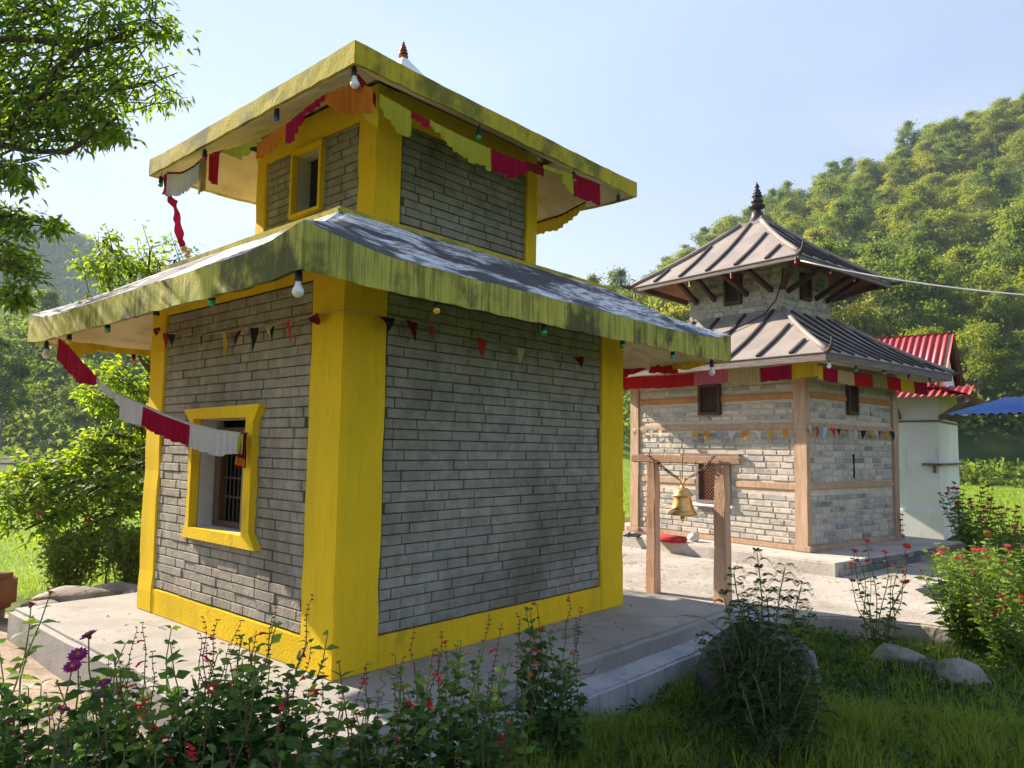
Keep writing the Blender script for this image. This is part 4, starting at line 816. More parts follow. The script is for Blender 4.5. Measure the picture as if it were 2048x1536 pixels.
for k, (pts, dr, mt, kw) in enumerate([
    ([(-.69, 2.77, 2.155), (-.68, 2.55, 2.07), (-.655, 2.30, 1.93), (-.61, 2.12, 1.81)], [.16, .19, .17, .05], 'cloth_crimson', dict(pleat=.055, amp=.010)),
    ([(-.615, 2.13, 1.815), (-.55, 2.07, 1.74), (-.48, 1.99, 1.665)], [.05, .06, .07], 'cloth_white', dict(pleat=.12, amp=.016)),
    ([(-.49, 2.0, 1.675), (-.40, 1.83, 1.612)], [.165, .15], 'cloth_white', dict(pleat=.07, amp=.009, trim='cloth_white')),
    ([(-.40, 1.83, 1.612), (-.33, 1.62, 1.54), (-.25, 1.40, 1.478)], [.145, .155, .15], 'cloth_crimson', dict(pleat=.05, amp=.010, trim='cloth_white')),
    ([(-.25, 1.40, 1.478), (-.17, 1.2, 1.437), (-.10, .985, 1.415)], [.15, .17, .13], 'cloth_white', dict(pleat=.065, amp=.010, trim='cloth_white')),
    ([(-.10, 1.02, 1.42), (-.075, .93, 1.43)], [.22, .24], 'cloth_maroon', dict(pleat=.035, amp=.022, gather=.03)),
    ([(-.115, 1.00, 1.40), (-.10, .95, 1.42)], [.10, .14], 'cloth_lime', dict(pleat=.04, amp=.012)),
    ([(-.125, .985, 1.27), (-.10, .91, 1.25)], [.05, .06], 'cloth_orange', dict(pleat=.03, amp=.016)),
    ([(-.62, 3.02, 2.17), (-.42, 3.10, 2.17), (-.30, 3.15, 2.18)], [.10, .12, .09], 'cloth_yellow', dict(pleat=.09, amp=.012)),
    ([(-.34, 3.13, 2.18), (-.1, 3.16, 2.17), (.35, 3.18, 2.18)], [.05, .05, .05], 'cloth_yellow', dict(pleat=.14, amp=.02))]):
    cloth_panel(ll, P3(pts), dr, mt, seed=60+k, base=B_, **kw)
sv = thing('cloth_valance', 'pleated red, khaki and yellow valance round the lower eave of the stone temple', 'valance', (7.476, .043, 2.46), -.159); B_ = Vector((0, 0, 2.46))
zl = lambda b_: 2.505-.012*math.sin(b_*4)
for k, (b0, b1, mt) in enumerate([(3.35, 2.5, 'cloth_red'), (2.5, 1.55, 'cloth_red'), (1.55, .96, 'cloth_painted_sheen'), (.96, .46, 'cloth_khaki'), (.46, -.02, 'cloth_crimson'), (-.02, -.37, 'cloth_yellow')]):
    cloth_panel(sv, [Vector((-.36, b0+(b1-b0)*i/4, zl(b0+(b1-b0)*i/4))) for i in range(5)], .195, mt, seed=80+k, base=B_, pleat=.05, amp=.016)
for k, (a0, a1, mt) in enumerate([(-.36, -.25, 'cloth_yellow'), (-.25, .136, 'cloth_crimson'), (.136, .57, 'cloth_cream'), (.57, 1.116, 'cloth_red'), (1.116, 1.53, 'cloth_olive'), (1.53, 1.98, 'cloth_red'), (1.98, 2.43, 'cloth_yellow'), (2.43, 2.93, 'cloth_crimson')]):
    cloth_panel(sv, [Vector((a0+(a1-a0)*i/4, -.385, 2.452-.01*math.sin((a0+(a1-a0)*i/4)*3))) for i in range(5)], .18, mt, seed=90+k, base=B_, pleat=.06, amp=.016)
def bunting(label, loc, rotz, pts, flags, size=.085):
    t = thing('bunting', label, 'bunting', loc, rotz); o = Vector(loc) if rotz == 0 else Vector((0, 0, loc[2]))
    MB().tube([Vector(p)-o for p in resample(pts, 40)], .0028, 5).build('cord', 'string', t)
    for k, (p, d, mt, sx, sz) in enumerate(flags):
        p = Vector(p)-o; d = Vector(d); n = Vector((-d.y, d.x, 0)); g = random.Random(k*7+len(label)); w, h = size*sx*1.15, size*1.6*sz; c1, c2, tw = g.uniform(-.02, .02), g.uniform(-.03, .03), g.uniform(-.03, .03)
        vs = []
        for j in range(5):
            t_ = j/4; ww = w*(1-t_)*.5+.002
            for s in (-1, 0, 1): vs.append(p+d*(s*ww+tw*t_)+n*(c1*math.sin(3*t_)+c2*t_*t_+s*ww*.35*math.sin(2.5*t_+k))-Vector((0, 0, h*t_)))
        fs = []
        for j in range(4):
            for s in range(2): fs.append((3*j+s, 3*j+s+1, 3*j+s+4, 3*j+s+3))
        MB().add(vs, fs).build('flag', mt, t)
DL, DR = (0, -1, 0), (1, 0, 0)
ptsY = [(-.06, 2.80, 2.30), (-.06, 2.64, 2.29), (-.06, 2.3, 2.22), (-.06, 1.69, 2.15), (-.06, 1.13, 2.136), (-.06, .53, 2.134), (-.05, -.05, 2.150), (.46, -.06, 2.150), (1.11, -.06, 2.114), (1.53, -.06, 2.09), (2.55, -.06, 2.10)]
bunting('string of faded small pennants wrapped round the brick walls of the yellow temple', (-.06, -.06, 2.15), 0, ptsY, [
    ((-.06, 2.50, 2.285), DL, 'flag_maroon', 1.2, .5), ((-.06, 2.30, 2.225), DL, 'flag_red', 1.0, 1.0), ((-.06, 2.24, 2.21), DL, 'flag_dark', 1.0, 1.0), ((-.06, 1.97, 2.19), DL, 'flag_orange', .9, .8), ((-.06, 1.69, 2.15), DL, 'flag_maroon', 1.3, .6), ((-.06, 1.37, 2.14), DL, 'flag_gold', 1.2, 1.25), ((-.06, 1.13, 2.136), DL, 'flag_maroon', .6, .8), ((-.06, .94, 2.135), DL, 'flag_dark', .8, 1.2), ((-.06, .74, 2.135), DL, 'flag_cream', .8, .6), ((-.06, .72, 2.12), DL, 'flag_dark', .7, .9), ((-.06, .53, 2.138), DL, 'flag_red', .9, 1.15), ((-.06, .25, 2.14), DL, 'flag_maroon', 2.4, .4),
    ((.27, -.06, 2.145), DR, 'flag_dark', 1.1, .7), ((.47, -.06, 2.150), DR, 'flag_maroon', 1.2, 1.0), ((.64, -.06, 2.145), DR, 'flag_red', .6, .75), ((1.11, -.06, 2.116), DR, 'flag_red', 1.1, 1.05), ((1.53, -.06, 2.092), DR, 'flag_cream', .8, .85), ((2.24, -.06, 2.098), DR, 'flag_maroon', 1.0, .7), ((.95, -.06, 2.125), DR, 'flag_gold', .5, .15)])
fl = []
for k, (y, z) in enumerate([(2.976, 1.706), (2.80, 1.70), (2.65, 1.695), (2.48, 1.693), (1.78, 1.65), (1.57, 1.648), (1.35, 1.646), (1.125, 1.644), (.909, 1.642), (.707, 1.641), (.51, 1.653), (.274, 1.665)]):
    fl.append(((-.05, y, z), DL, ['flag_cream', 'flag_cream', 'flag_silver', 'flag_cream', 'flag_gold', 'flag_orange', 'flag_blue', 'flag_silver', 'flag_orange', 'flag_silver', 'flag_gold', 'flag_orange'][k], 1.1, .85))
bunting('string of shiny gold and silver pennants across the sunny side of the stone temple', (7.476, .043, 1.66), -.159, [(-.05, 3.05, 1.71), (-.05, 2.5, 1.695), (-.05, 1.35, 1.648), (-.05, .5, 1.655), (-.05, -.03, 1.69)], fl, .10)
fl = []
for k, a in enumerate([.0, .10, .187, .29, .398, .6, .768, .981, 1.10, 1.273, 1.498, 1.746, 1.88, 2.016, 2.15, 2.263, 2.40, 2.515]):
    fl.append(((a, -.05, 1.70-.02*math.sin(a*1.2)), DR, ['flag_silver', 'flag_orange', 'flag_red', 'flag_blue', 'flag_silver', 'flag_red', 'flag_dark', 'flag_red', 'flag_cream', 'flag_silver', 'flag_dark', 'flag_gold', 'flag_silver', 'flag_dark', 'flag_gold', 'flag_gold', 'flag_dark', 'flag_cream'][k], 1.0, .9))
bunting('string of mixed red, gold and silver pennants across the shaded side of the stone temple', (7.476, .043, 1.66), -.159, [(-.03, -.05, 1.72), (.8, -.05, 1.685), (1.7, -.05, 1.685), (2.6, -.05, 1.71)], fl, .10)
# bulbs
def bulb_meshes(r):
    big = r > .03; k = .052 if big else .022
    s = MB().lathe([(.006, k+.068), (.016, k+.062), (.020, k+.05), (.020, k+.012), (.0235, k+.008), (.0235, k-.004), (.018, k-.008)], 12).mesh('socket')
    pr = [(.0155, k), (.017, .03), (.024, .012), (r*.93, -.004)] if big else [(.0155, k), (.017, .016), (r*.9, .010)]
    b_ = MB().lathe(pr+[(r*math.cos(t), -.012*(1 if big else 0)-r*math.sin(t)) for t in [i*math.pi/2/6 for i in range(6)]]+[(.001, -.012*(1 if big else 0)-r)], 16).mesh('glass')
    for m_ in (s, b_): m_.polygons.foreach_set('use_smooth', [True]*len(m_.polygons))
    return s, b_
BM = {}
def bulb(p, mat, label, top, big=False, parent_frame=None, scale=1.0, glass=True):
    p = Vector(p)
    if parent_frame: 
        x, y = ST(p.x, p.y); p = Vector((x, y, p.z))
    t = thing('light_bulb', label, 'light bulb', p, R_.uniform(0, 6), 'bulbs hung along the eaves'); scale *= .86; t.rotation_euler[0] = R_.uniform(-.10, .10); t.scale = (scale,)*3
    if (big, mat) not in BM:
        s, b_ = bulb_meshes(.034 if big else .024); s.materials.append(MATS['black_plastic']); b_.materials.append(MATS[mat]); BM[(big, mat)] = (s, b_)
    s, b_ = BM[(big, mat)]; link(bpy.data.objects.new('socket', s), t)
    if glass: link(bpy.data.objects.new('glass', b_), t)
    h0 = .115 if big else .088; h = max(h0+.02, (top-p.z)/scale); MB().tube([(0, 0, h0), (.004, .003, (h+h0)/2), (0, 0, h)], .004, 5).build('wire', 'black_plastic', t)
E = 2.175
for p, mt, lb, big in [
    ((-.69, -.60, 2.085), 'bulb_white', 'large white bulb under the near corner of the lower yellow eave', True), ((.156, -.64, 2.105), 'bulb_yellow', 'yellow bulb under the lower yellow eave above a maroon pennant', False),
    ((1.095, -.64, 2.10), 'bulb_green', 'green bulb under the lower eave in front of the blank grey brick wall', False), ((2.009, -.64, 2.115), 'bulb_green', 'green bulb under the lower eave in front of the far yellow pillar', False),
    ((2.739, -.64, 2.11), 'bulb_teal', 'teal bulb in front of the crumpled red cloth', False), ((3.425, -.64, 2.05), 'bulb_white', 'clear bulb at the eave end nearest the stone temple', True),
    ((-.69, .263, 2.125), 'bulb_green', 'green bulb above the gold pennant of the window wall', False), ((-.69, 1.767, 2.115), 'bulb_green', 'green bulb under the lower eave between the empty socket and the red cloth', False),
    ((-.69, 2.521, 2.10), 'bulb_yellow', 'yellow bulb at the head of the red cloth garland', False), ((-.69, 3.035, 2.045), 'bulb_cream', 'cream bulb at the outermost corner of the lower eave', True), ((.108, 3.38, 2.095), 'bulb_red', 'red bulb under the rear edge of the lower eave', False)]:
    bulb(p, mt, lb, E, big)
bulb((-.69, .986, 2.12), 'bulb_green', 'empty black lamp socket under the lower eave by the far pillar of the window wall', E, False, glass=False)
E = 3.665
for p, mt, lb in [((-.01, -.035, 3.555), 'bulb_white', 'white bulb under the near corner of the upper yellow eave'), ((0, .877, 3.60), 'bulb_blue', 'blue bulb under the upper eave'), ((0, 1.936, 3.58), 'bulb_red', 'red bulb beside the white cloth of the upper eave'),
                  ((0, 2.738, 3.555), 'bulb_green', 'green bulb at the far window-side corner of the upper eave'), ((1.051, -.05, 3.555), 'bulb_green', 'green bulb under the upper eave above the blank brick wall'), ((2.171, -.05, 3.555), 'bulb_red', 'red bulb before the crimson cloth under the upper eave')]:
    bulb(p, mt, lb, E, mt == 'bulb_white')
bulb((2.833, -.05, 3.54), 'bulb_red', 'empty black socket at the end of the upper yellow eave', E, False, glass=False)
for p, mt, lb, big in [((-.462, -.58, 2.44), 'bulb_white', 'white bulb under the near lower eave corner of the stone temple', True), ((.233, -.58, 2.43), 'bulb_teal', 'teal bulb under the lower eave of the stone temple', False), ((1.028, -.58, 2.45), 'bulb_pink', 'pink bulb under the lower eave of the stone temple', False),
                  ((1.805, -.58, 2.43), 'bulb_red', 'red bulb under the lower eave of the stone temple above a yellow panel', False), ((2.519, -.58, 2.44), 'bulb_blue', 'blue bulb at the far end of the lower eave of the stone temple', False)]:
    bulb(p, mt, lb, 2.52, big, True)
for p, mt, lb in [((-.012, 3.023, 3.895), 'bulb_red', 'red bulb at the end of the upper stone-temple eave beside the sky'), ((-.012, 1.889, 3.915), 'bulb_yellow', 'yellow bulb under the upper eave of the stone temple'), ((-.012, 1.133, 3.92), 'bulb_red', 'red bulb in front of the upper lattice window of the stone temple'),
                  ((-.03, .09, 3.95), 'bulb_red', 'red bulb under the near upper eave corner of the stone temple'), ((.841, .063, 3.94), 'bulb_pink', 'pink bulb under the upper eave where the white pipe starts'), ((1.552, .063, 3.935), 'bulb_red', 'red bulb in the dark upper eave of the stone temple'), ((2.561, .063, 3.925), 'bulb_red', 'red bulb at the upper eave end facing the wooded hill')]:
    bulb(p, mt, lb, 4.02, False, True)
tag(MB().tube(sag((7.46, .07, 3.965), (6.5, -6.4, 2.62), .35, 24), .011, 8).build('cable', 'cable_grey', None, True), 'thick white cable running from the upper stone-temple eave out past the hill', 'cable')
def STZ(a, b_, z): x, y = ST(a, b_); return (x, y, z)
tag(MB().tube([STZ(*p) for p in [(.60, .66, 4.02), (.59, .69, 3.85), (.57, .76, 3.62), (.48, .90, 3.40), (.30, 1.15, 3.24), (-.05, 1.65, 3.0), (-.45, 2.2, 2.72)]], .010, 6).build('cable', 'black_plastic', None, True), 'black cable hanging down the stone wall onto the lower metal roof', 'cable')
# ------------------------------------------------------------------ vegetation
def limb(mb, p, q, r0, r1, n=7, wob=.08, g=R_, sides=7, sagz=0.0):
    p, q = Vector(p), Vector(q); L = (q-p).length; pts = []; a, b_ = g.uniform(0, 6), g.uniform(0, 6)
    for i in range(n+1):
        t = i/n; w = wob*L*math.sin(math.pi*t)
        pts.append(p.lerp(q, t)+Vector((math.sin(a+t*5)*w, math.sin(b_+t*4.3)*w, math.sin(a+b_+t*6)*w*.6+sagz*math.sin(math.pi*t))))
    mb.tube(pts, [r0+(r1-r0)*i/n for i in range(n+1)], sides); return pts
def leafy_tree(name, label, cat, base, fork, blobs, leaf_mat, leaf_len, leaf_w, per, seed, trunk_r=.14, shape='lance', droop=.35, group=None, bark='bark', twigs=7):
    """Tree whose limbs reach leaf masses: blobs = (centre, radius, flatten, count factor)."""
    g = random.Random(seed); ng = np.random.default_rng(seed); base = Vector(base); t = thing(name, label, cat, base, 0, group)
    mb = MB(); fork = Vector(fork); limb(mb, base-Vector((0, 0, .2)), fork, trunk_r*1.25, trunk_r*.8, 8, .04, g, 10)
    Pt, Dr = [], []
    for (c_, r, fl_, k) in blobs:
        c_ = Vector(c_); path = limb(mb, fork, c_, trunk_r*.45, trunk_r*.10, 9, .10, g, 6)
        nt_ = max(3, int(twigs*k))
        for i in range(nt_):
            v = Vector(ng.normal(size=3)); v.normalize(); v *= r*g.uniform(.35, 1.0); v.z *= fl_
            s0 = path[g.randint(5, 9)]; e = c_+v; limb(mb, s0, e, trunk_r*.075, .004, 5, .10, g, 4)
            m_ = int(per*k/nt_); tt = np.clip(ng.beta(2.2, 1.0, m_), .05, 1)[:, None]; d = np.array(e-s0); sp = r*.17
            pos = np.array(s0)+d*tt+ng.normal(size=(m_, 3))*sp*np.array([1, 1, .75]); Pt.append(pos)
            dd = unit(ng.normal(size=(m_, 3))*np.array([1, 1, .55])+unit(pos-np.array(c_))*.7+np.array([0, 0, -droop])); Dr.append(dd)
    Pt, Dr = np.concatenate(Pt), np.concatenate(Dr); n = len(Pt); bb = np.array(base)
    V, F = leaves(Pt-bb, Dr, leaf_len*ng.uniform(.6, 1.25, n), leaf_w*ng.uniform(.7, 1.2, n), seed, .18, .2, shape)
    me = mb.mesh('trunk'); me.transform(Matrix.Translation(-base)); mesh_obj('trunk', me, bark, t, True)
    tag(mesh_obj('crown', np_mesh('crown', V, F), leaf_mat, t), kind='stuff'); return t
ov = [(Vector((x, y, z)), r, .8, k) for x, y, z, r, k in [(-1.45, 5.0, 4.0, .9, 1.0), (-1.3, 5.9, 4.5, .9, 1.0), (-1.15, 4.5, 3.75, .6, .7), (-1.6, 6.4, 5.2, .9, .9), (-1.96, 3.00, 4.83, 1.0, 1.2), (-1.50, 2.26, 4.23, 0.75, 1.3), (-1.15, 1.72, 4.19, 0.5, 1.4), (-0.90, 1.56, 4.45, 0.55, 1.2), (-0.83, 1.39, 4.03, 0.4, 1.3), (-0.72, 1.26, 4.13, 0.32, 0.9), (-0.68, 1.26, 3.72, 0.27, 0.9), (-0.95, 1.42, 3.62, 0.33, 1.0), (-0.86, 1.34, 3.44, 0.22, 0.6), (-1.07, 1.69, 3.76, 0.4, 1.0), (-1.26, 2.05, 3.77, 0.42, 1.1), (-1.09, 1.76, 3.46, 0.27, 0.6), (-1.44, 2.30, 3.36, 0.5, 1.1), (-1.30, 1.87, 3.12, 0.28, 0.8), (-1.44, 2.08, 2.73, 0.36, 0.8), (-1.24, 1.85, 2.80, 0.22, 0.6), (-1.09, 1.69, 2.74, 0.17, 0.45), (-1.30, 1.81, 2.49, 0.22, 0.6), (-1.19, 1.55, 2.36, 0.16, 0.45), (-1.28, 1.67, 2.25, 0.14, 0.35), (-1.84, 3.03, 3.54, 1.0, 1.2), (-1.91, 2.94, 2.41, 0.7, 0.9), (-2.76, 4.26, 4.29, 1.3, 1.3), (-1.72, 3.15, 6.23, 1.2, 1.2), (-3.37, 4.72, 3.68, 1.2, 1.2)]]
leafy_tree('shade_tree', 'large leafy tree overhanging from the side with dark drooping leaves', 'tree', (-2.45, 3.75, hz(-2.45, 3.75)), (-2.43, 4.04, 3.14), ov, 'overhang_leaf', .074, .025, 560, 21, .10, 'lance', .5, twigs=13)
mt_ = [(Vector((x, y, z)), r, .85, k) for x, y, z, r, k in [(0.83, 6.35, 3.64, 0.42, 0.9), (1.28, 6.12, 3.83, 0.48, 1.0), (0.96, 6.13, 3.12, 0.48, 1.0), (1.59, 6.09, 3.75, 0.42, 0.8), (1.56, 6.22, 2.96, 0.6, 1.0), (0.79, 6.36, 3.89, 0.24, 0.5), (1.11, 6.23, 2.13, 0.55, 1.3), (0.84, 6.26, 1.93, 0.4, 1.0), (1.18, 6.08, 1.56, 0.5, 1.2), (0.90, 6.26, 1.43, 0.36, 0.8), (1.44, 6.15, 1.06, 0.7, 1.3), (0.72, 6.19, 1.19, 0.3, 0.8), (0.47, 6.33, 1.09, 0.4, 1.0), (0.25, 6.45, 0.89, 0.42, 1.0), (0.73, 5.92, 0.81, 0.5, 1.3), (0.40, 6.17, 0.60, 0.42, 1.1), (0.04, 6.56, 0.59, 0.4, 1.0), (0.95, 5.71, 0.55, 0.45, 1.2), (0.15, 6.33, 0.32, 0.34, 0.7), (-0.25, 7.03, 0.70, 0.5, 1.0), (0.58, 5.86, 0.33, 0.34, 0.8), (0.29, 6.06, 0.05, 0.18, 0.3), (2.31, 6.03, 2.63, 1.0, 1.3), (3.00, 5.70, 1.62, 1.1, 1.0), (2.15, 6.09, 3.59, 0.8, 0.8)]]
leafy_tree('fruit_tree', 'bushy green tree with twisted dark limbs behind the yellow temple', 'tree', (2.35, 6.35, hz(2.35, 6.35)), (2.09, 6.15, 1.26), mt_, 'lychee_leaf', .095, .040, 430, 22, .13, 'ovate', .3, twigs=14)
# hillside forest: four kinds, copied
def forest_proto(seed, h, cr, mat, lean=0):
    g = random.Random(seed); ng = np.random.default_rng(seed); mb = MB(); top = Vector((g.uniform(-.4, .4), g.uniform(-.4, .4), h*.62))
    limb(mb, (0, 0, -.6), top, .17, .09, 9, .03, g, 7); P_, D_ = [], []
    nb = 34
    for i in range(nb):
        a = g.uniform(0, 6.28); rr = cr*math.sqrt(g.uniform(.02, 1))*g.uniform(.7, 1.25); zz = h*g.uniform(.46, .99); k = 1-abs((zz/h-.62)/.40)**2; rr *= max(.25, k)
        c_ = Vector((math.cos(a)*rr, math.sin(a)*rr, zz)); limb(mb, top*g.uniform(.6, 1.0), c_, .045, .012, 4, .10, g, 4)
        n = int(210*g.uniform(.6, 1.3)); r = g.uniform(.40, .95)*cr*.34; v = ng.normal(size=(n, 3))*r*.62*np.array([1, 1, g.uniform(.35, .8)]); P_.append(np.array(c_)+v); D_.append(unit(v+ng.normal(size=(n, 3))*.35*r+np.array([0, 0, -.1])))
    P_, D_ = np.concatenate(P_), np.concatenate(D_); n = len(P_)
    V, F = leaves(P_, D_, ng.uniform(.16, .34, n), ng.uniform(.12, .22, n), seed, .22, .25, 'clump')
    tm = mb.mesh('trunk'); tm.materials.append(MATS['pale_bark']); cm = np_mesh('crown', V, F); cm.materials.append(MATS[mat]); return tm, cm
PRO = [forest_proto(31, 9.5, 2.9, 'forest_leaf_a'), forest_proto(32, 11, 2.7, 'forest_leaf_b'), forest_proto(33, 8.5, 3.1, 'forest_leaf_c'), forest_proto(34, 10.5, 3.2, 'forest_leaf_a'), forest_proto(35, 9.0, 2.6, 'forest_leaf_b'), forest_proto(36, 7.0, 2.9, 'forest_leaf_c')]
def forest_tree(x, y, s, label, group, k=None):
    k = R_.randrange(len(PRO)) if k is None else k
    t = thing('forest_tree', label, 'tree', (x, y, hz(x, y)-.1), R_.uniform(0, 6.28), group); t.scale = (s*R_.uniform(.9, 1.1), s*R_.uniform(.9, 1.1), s*R_.uniform(.9, 1.15))
    link(bpy.data.objects.new('trunk', PRO[k][0]), t); link(bpy.data.objects.new('crown', PRO[k][1]), t)
cand = []
g = random.Random(77)
for row, d in enumerate([52, 58, 65, 73, 82, 92, 103, 115, 128, 141, 152, 162, 171]):
    u = .115 if d > 58 else .30
    while u < .76:
        uu = u+g.uniform(-.01, .01); dd = d+g.uniform(-3, 3); r = uu*dd
        cand.append((CP.x+FH.x*dd+RH.x*r, CP.y+FH.y*dd+RH.y*r, dd)); u += g.uniform(2.9, 4.2)/dd
for x, y, dd in cand:
    k_ = R_.randrange(len(PRO)); u_ = ((x-CP.x)*RH.x+(y-CP.y)*RH.y)/((x-CP.x)*FH.x+(y-CP.y)*FH.y)
    look = ('mid-green round-crowned tree', 'slender dark green tree', 'yellow-green spreading tree', 'tall mid-green tree', 'narrow dark green tree', 'low yellow-green tree')[k_]
    where = 'at the foot of the hill' if dd < 62 else 'low on the hillside' if dd < 90 else 'halfway up the hillside' if dd < 125 else 'high on the hillside' if dd < 158 else 'on the hill skyline'
    side = 'behind the stone temple' if u_ < .36 else 'above the red roof' if u_ < .58 else 'above the blue roof'
    forest_tree(x, y, (.62 if dd < 58 else 1.06)*g.uniform(.8, 1.2), look+' '+where+' '+side, 'trees covering the hillside', k_)
FT = []
for d in (60, 75, 92, 112, 135, 160, 190, 225, 265, 310):
    u = -.86
    while u < -.28:
        dd = d+g.uniform(-6, 6); r = (u+g.uniform(-.02, .02))*dd; FT.append((CP.x+FH.x*dd+RH.x*r, CP.y+FH.y*dd+RH.y*r, dd)); u += g.uniform(5.0, 8.0)*(1.25 if d > 100 else 1)/dd
for x, y, dd in FT: forest_tree(x, y, (.8 if dd < 85 else 1.25)*g.uniform(.8, 1.25), 'hazy tree '+('bordering the green field' if dd < 84 else 'in the valley wood beyond the field' if dd < 150 else 'far off in the blue valley wood')+(' close to the overhanging leaves' if ((x-CP.x)*RH.x+(y-CP.y)*RH.y)/dd < -.58 else ' beside the fruit tree'), 'trees in the hazy valley wood', R_.choice([1, 4]))
# distant canopy on the mountain: one mass
ng = np.random.default_rng(5); n = 60000; dd = ng.uniform(200, 500, n); uu = ng.uniform(-.95, -.2, n); r = uu*dd; x = CP.x+FH.x*dd+RH.x*r; y = CP.y+FH.y*dd+RH.y*r
P_ = np.stack([x, y, height(x, y)+ng.uniform(0, 5, n)], 1); V, F = leaves(P_, unit(ng.normal(size=(n, 3))+np.array([0, 0, .6])), ng.uniform(2.5, 5, n), ng.uniform(2, 4, n), 5, .2, .2, 'clump')
tag(mesh_obj('forest', np_mesh('forest', V, F), 'forest_leaf_b'), 'unbroken hazy forest on the far mountain', 'forest', kind='stuff')
n = 52000; dd = ng.uniform(58, 330, n); uu = ng.uniform(-.92, -.2, n); r = uu*dd; x = CP.x+FH.x*dd+RH.x*r; y = CP.y+FH.y*dd+RH.y*r; kp = ng.uniform(0, 1, n) < .25+.75*np.clip(lumps(x, y, 6.5, 2)+.45, 0, 1); x, y, dd = x[kp], y[kp], dd[kp]; n = len(x)
P_ = np.stack([x, y, height(x, y)+ng.uniform(0, 1, n)*np.clip(dd/22, 1.2, 7)*(.6+.6*np.clip(lumps(x, y, 6.5, 2), -.5, 1))], 1); V, F = leaves(P_, unit(ng.normal(size=(n, 3))+np.array([0, 0, .5])), np.clip(dd/90, .5, 2.2)*ng.uniform(.6, 1.2, n), np.clip(dd/120, .4, 1.7)*ng.uniform(.6, 1.2, n), 15, .2, .2, 'clump')
tag(mesh_obj('undergrowth', np_mesh('undergrowth', V, F), 'forest_leaf_b'), 'misty thicket filling the valley below the mountain', 'undergrowth', kind='stuff')
# undergrowth at the foot of the hill and behind the field
n = 9000; dd = ng.uniform(34, 58, n); uu = ng.uniform(.30, .74, n); r = uu*dd; x = CP.x+FH.x*dd+RH.x*r; y = CP.y+FH.y*dd+RH.y*r
keep = (lumps(x, y, 2.1, 3)+.35*lumps(x, y, .8, 1) > .02) & ((dd < 44.5) | (dd > 49)); x, y, dd = x[keep], y[keep], dd[keep]; n = len(x)
P_ = np.stack([x, y, height(x, y)+ng.uniform(0, 1.3, n)*sst(34, 40, dd)], 1); V, F = leaves(P_, unit(ng.normal(size=(n, 3))+np.array([0, 0, .5])), ng.uniform(.25, .5, n), ng.uniform(.18, .3, n), 6, .2, .2, 'clump')
tag(mesh_obj('undergrowth', np_mesh('undergrowth', V, F), 'bush_leaf'), 'scrubby bushes at the foot of the hill', 'bushes', kind='stuff')
n = 70000; dd = ng.uniform(50, 182, n); uu = ng.uniform(.08, .80, n); r = uu*dd; x = CP.x+FH.x*dd+RH.x*r; y = CP.y+FH.y*dd+RH.y*r
P_ = np.stack([x, y, height(x, y)+ng.uniform(0, 3.2, n)**1.0], 1); V, F = leaves(P_, unit(ng.normal(size=(n, 3))+np.array([0, 0, .5])), np.clip(dd/105, .3, 1.2)*ng.uniform(.6, 1.2, n), np.clip(dd/140, .22, .9)*ng.uniform(.6, 1.2, n), 16, .2, .2, 'clump')
tag(mesh_obj('undergrowth', np_mesh('undergrowth', V, F), 'forest_leaf_b'), 'green understorey between the hillside trees', 'undergrowth', kind='stuff')
# grass
def grass(name, x, y, hgt, wid, mat, seed, label, lean=.35, zoff=0.0, tuft=0.0):
    ng = np.random.default_rng(seed); n = len(x); b0 = np.stack([x, y, height(x, y)+zoff-.01], 1); a = ng.uniform(0, 6.283, n); d = np.stack([np.cos(a), np.sin(a), np.zeros(n)], 1); s = np.stack([-np.sin(a), np.cos(a), np.zeros(n)], 1)
    h = (hgt*ng.uniform(.35, 1.15, n)*(1+tuft*np.clip(lumps(x, y, .23, 3)+.6*lumps(x, y, .09, 8), -.8, .8)))[:, None]; w = (wid*ng.uniform(.7, 1.3, n))[:, None]; le = (ng.uniform(.1, 1, n)*lean)[:, None]; up = np.array([0, 0, 1.])
    m = b0+up*h*.55+d*h*le*.35; t = b0+up*h*(1-.25*le)+d*h*le
    V = np.stack([b0-s*w, b0+s*w, m-s*w*.75, m+s*w*.75, t], 1).reshape(-1, 3); q = np.arange(n)[:, None]*5
    F = np.concatenate([q+np.array(k) for k in ([0, 1, 3], [0, 3, 2], [2, 3, 4])], 1).reshape(-1, 3)
    return tag(mesh_obj(name, np_mesh(name, V, F), mat), label, 'grass', kind='stuff')
def scatter(n, x0, x1, y0, y1, fn, seed):
    ng = np.random.default_rng(seed); x = ng.uniform(x0, x1, n); y = ng.uniform(y0, y1, n); k = fn(x, y, ng.uniform(0, 1, n)); return x[k], y[k]
def lawn(x, y, q): return (y < -1.0+np.clip(x-4.2, 0, 1)*-1.4) & (x < 4.80) & (x > -2.5) & (q < .10+.90*np.clip(1.3*lumps(x, y, .42, 2)+.62, 0, 1))
x, y = scatter(110000, -.5, 4.82, -4.4, -1.0, lawn, 41); grass('grass', x, y, .19, .0030, 'grass_blade', 41, 'tall fresh grass in front of the courtyard', .95, tuft=.85)
x, y = scatter(45000, 5.9, 13, -6.5, -1.6, lambda x, y, q: (x > 5.95) & (y < -1.9+.25*np.sin(x*2)), 42); grass('grass', x, y, .16, .004, 'grass_blade', 42, 'rough grass beyond the courtyard path')
x, y = scatter(120000, -14, 12, 6.4, 24, lambda x, y, q: q < 1.3-.035*y, 43); grass('grass', x, y, .10, .006, 'field_blade', 43, 'bright green field behind the yellow temple')
x, y = scatter(90000, 14.2, 44, -14, 22, lambda x, y, q: (q < 1.25-.02*x), 44); grass('grass', x, y, .13, .012, 'field_blade', 44, 'bright green terraced field below the hill')
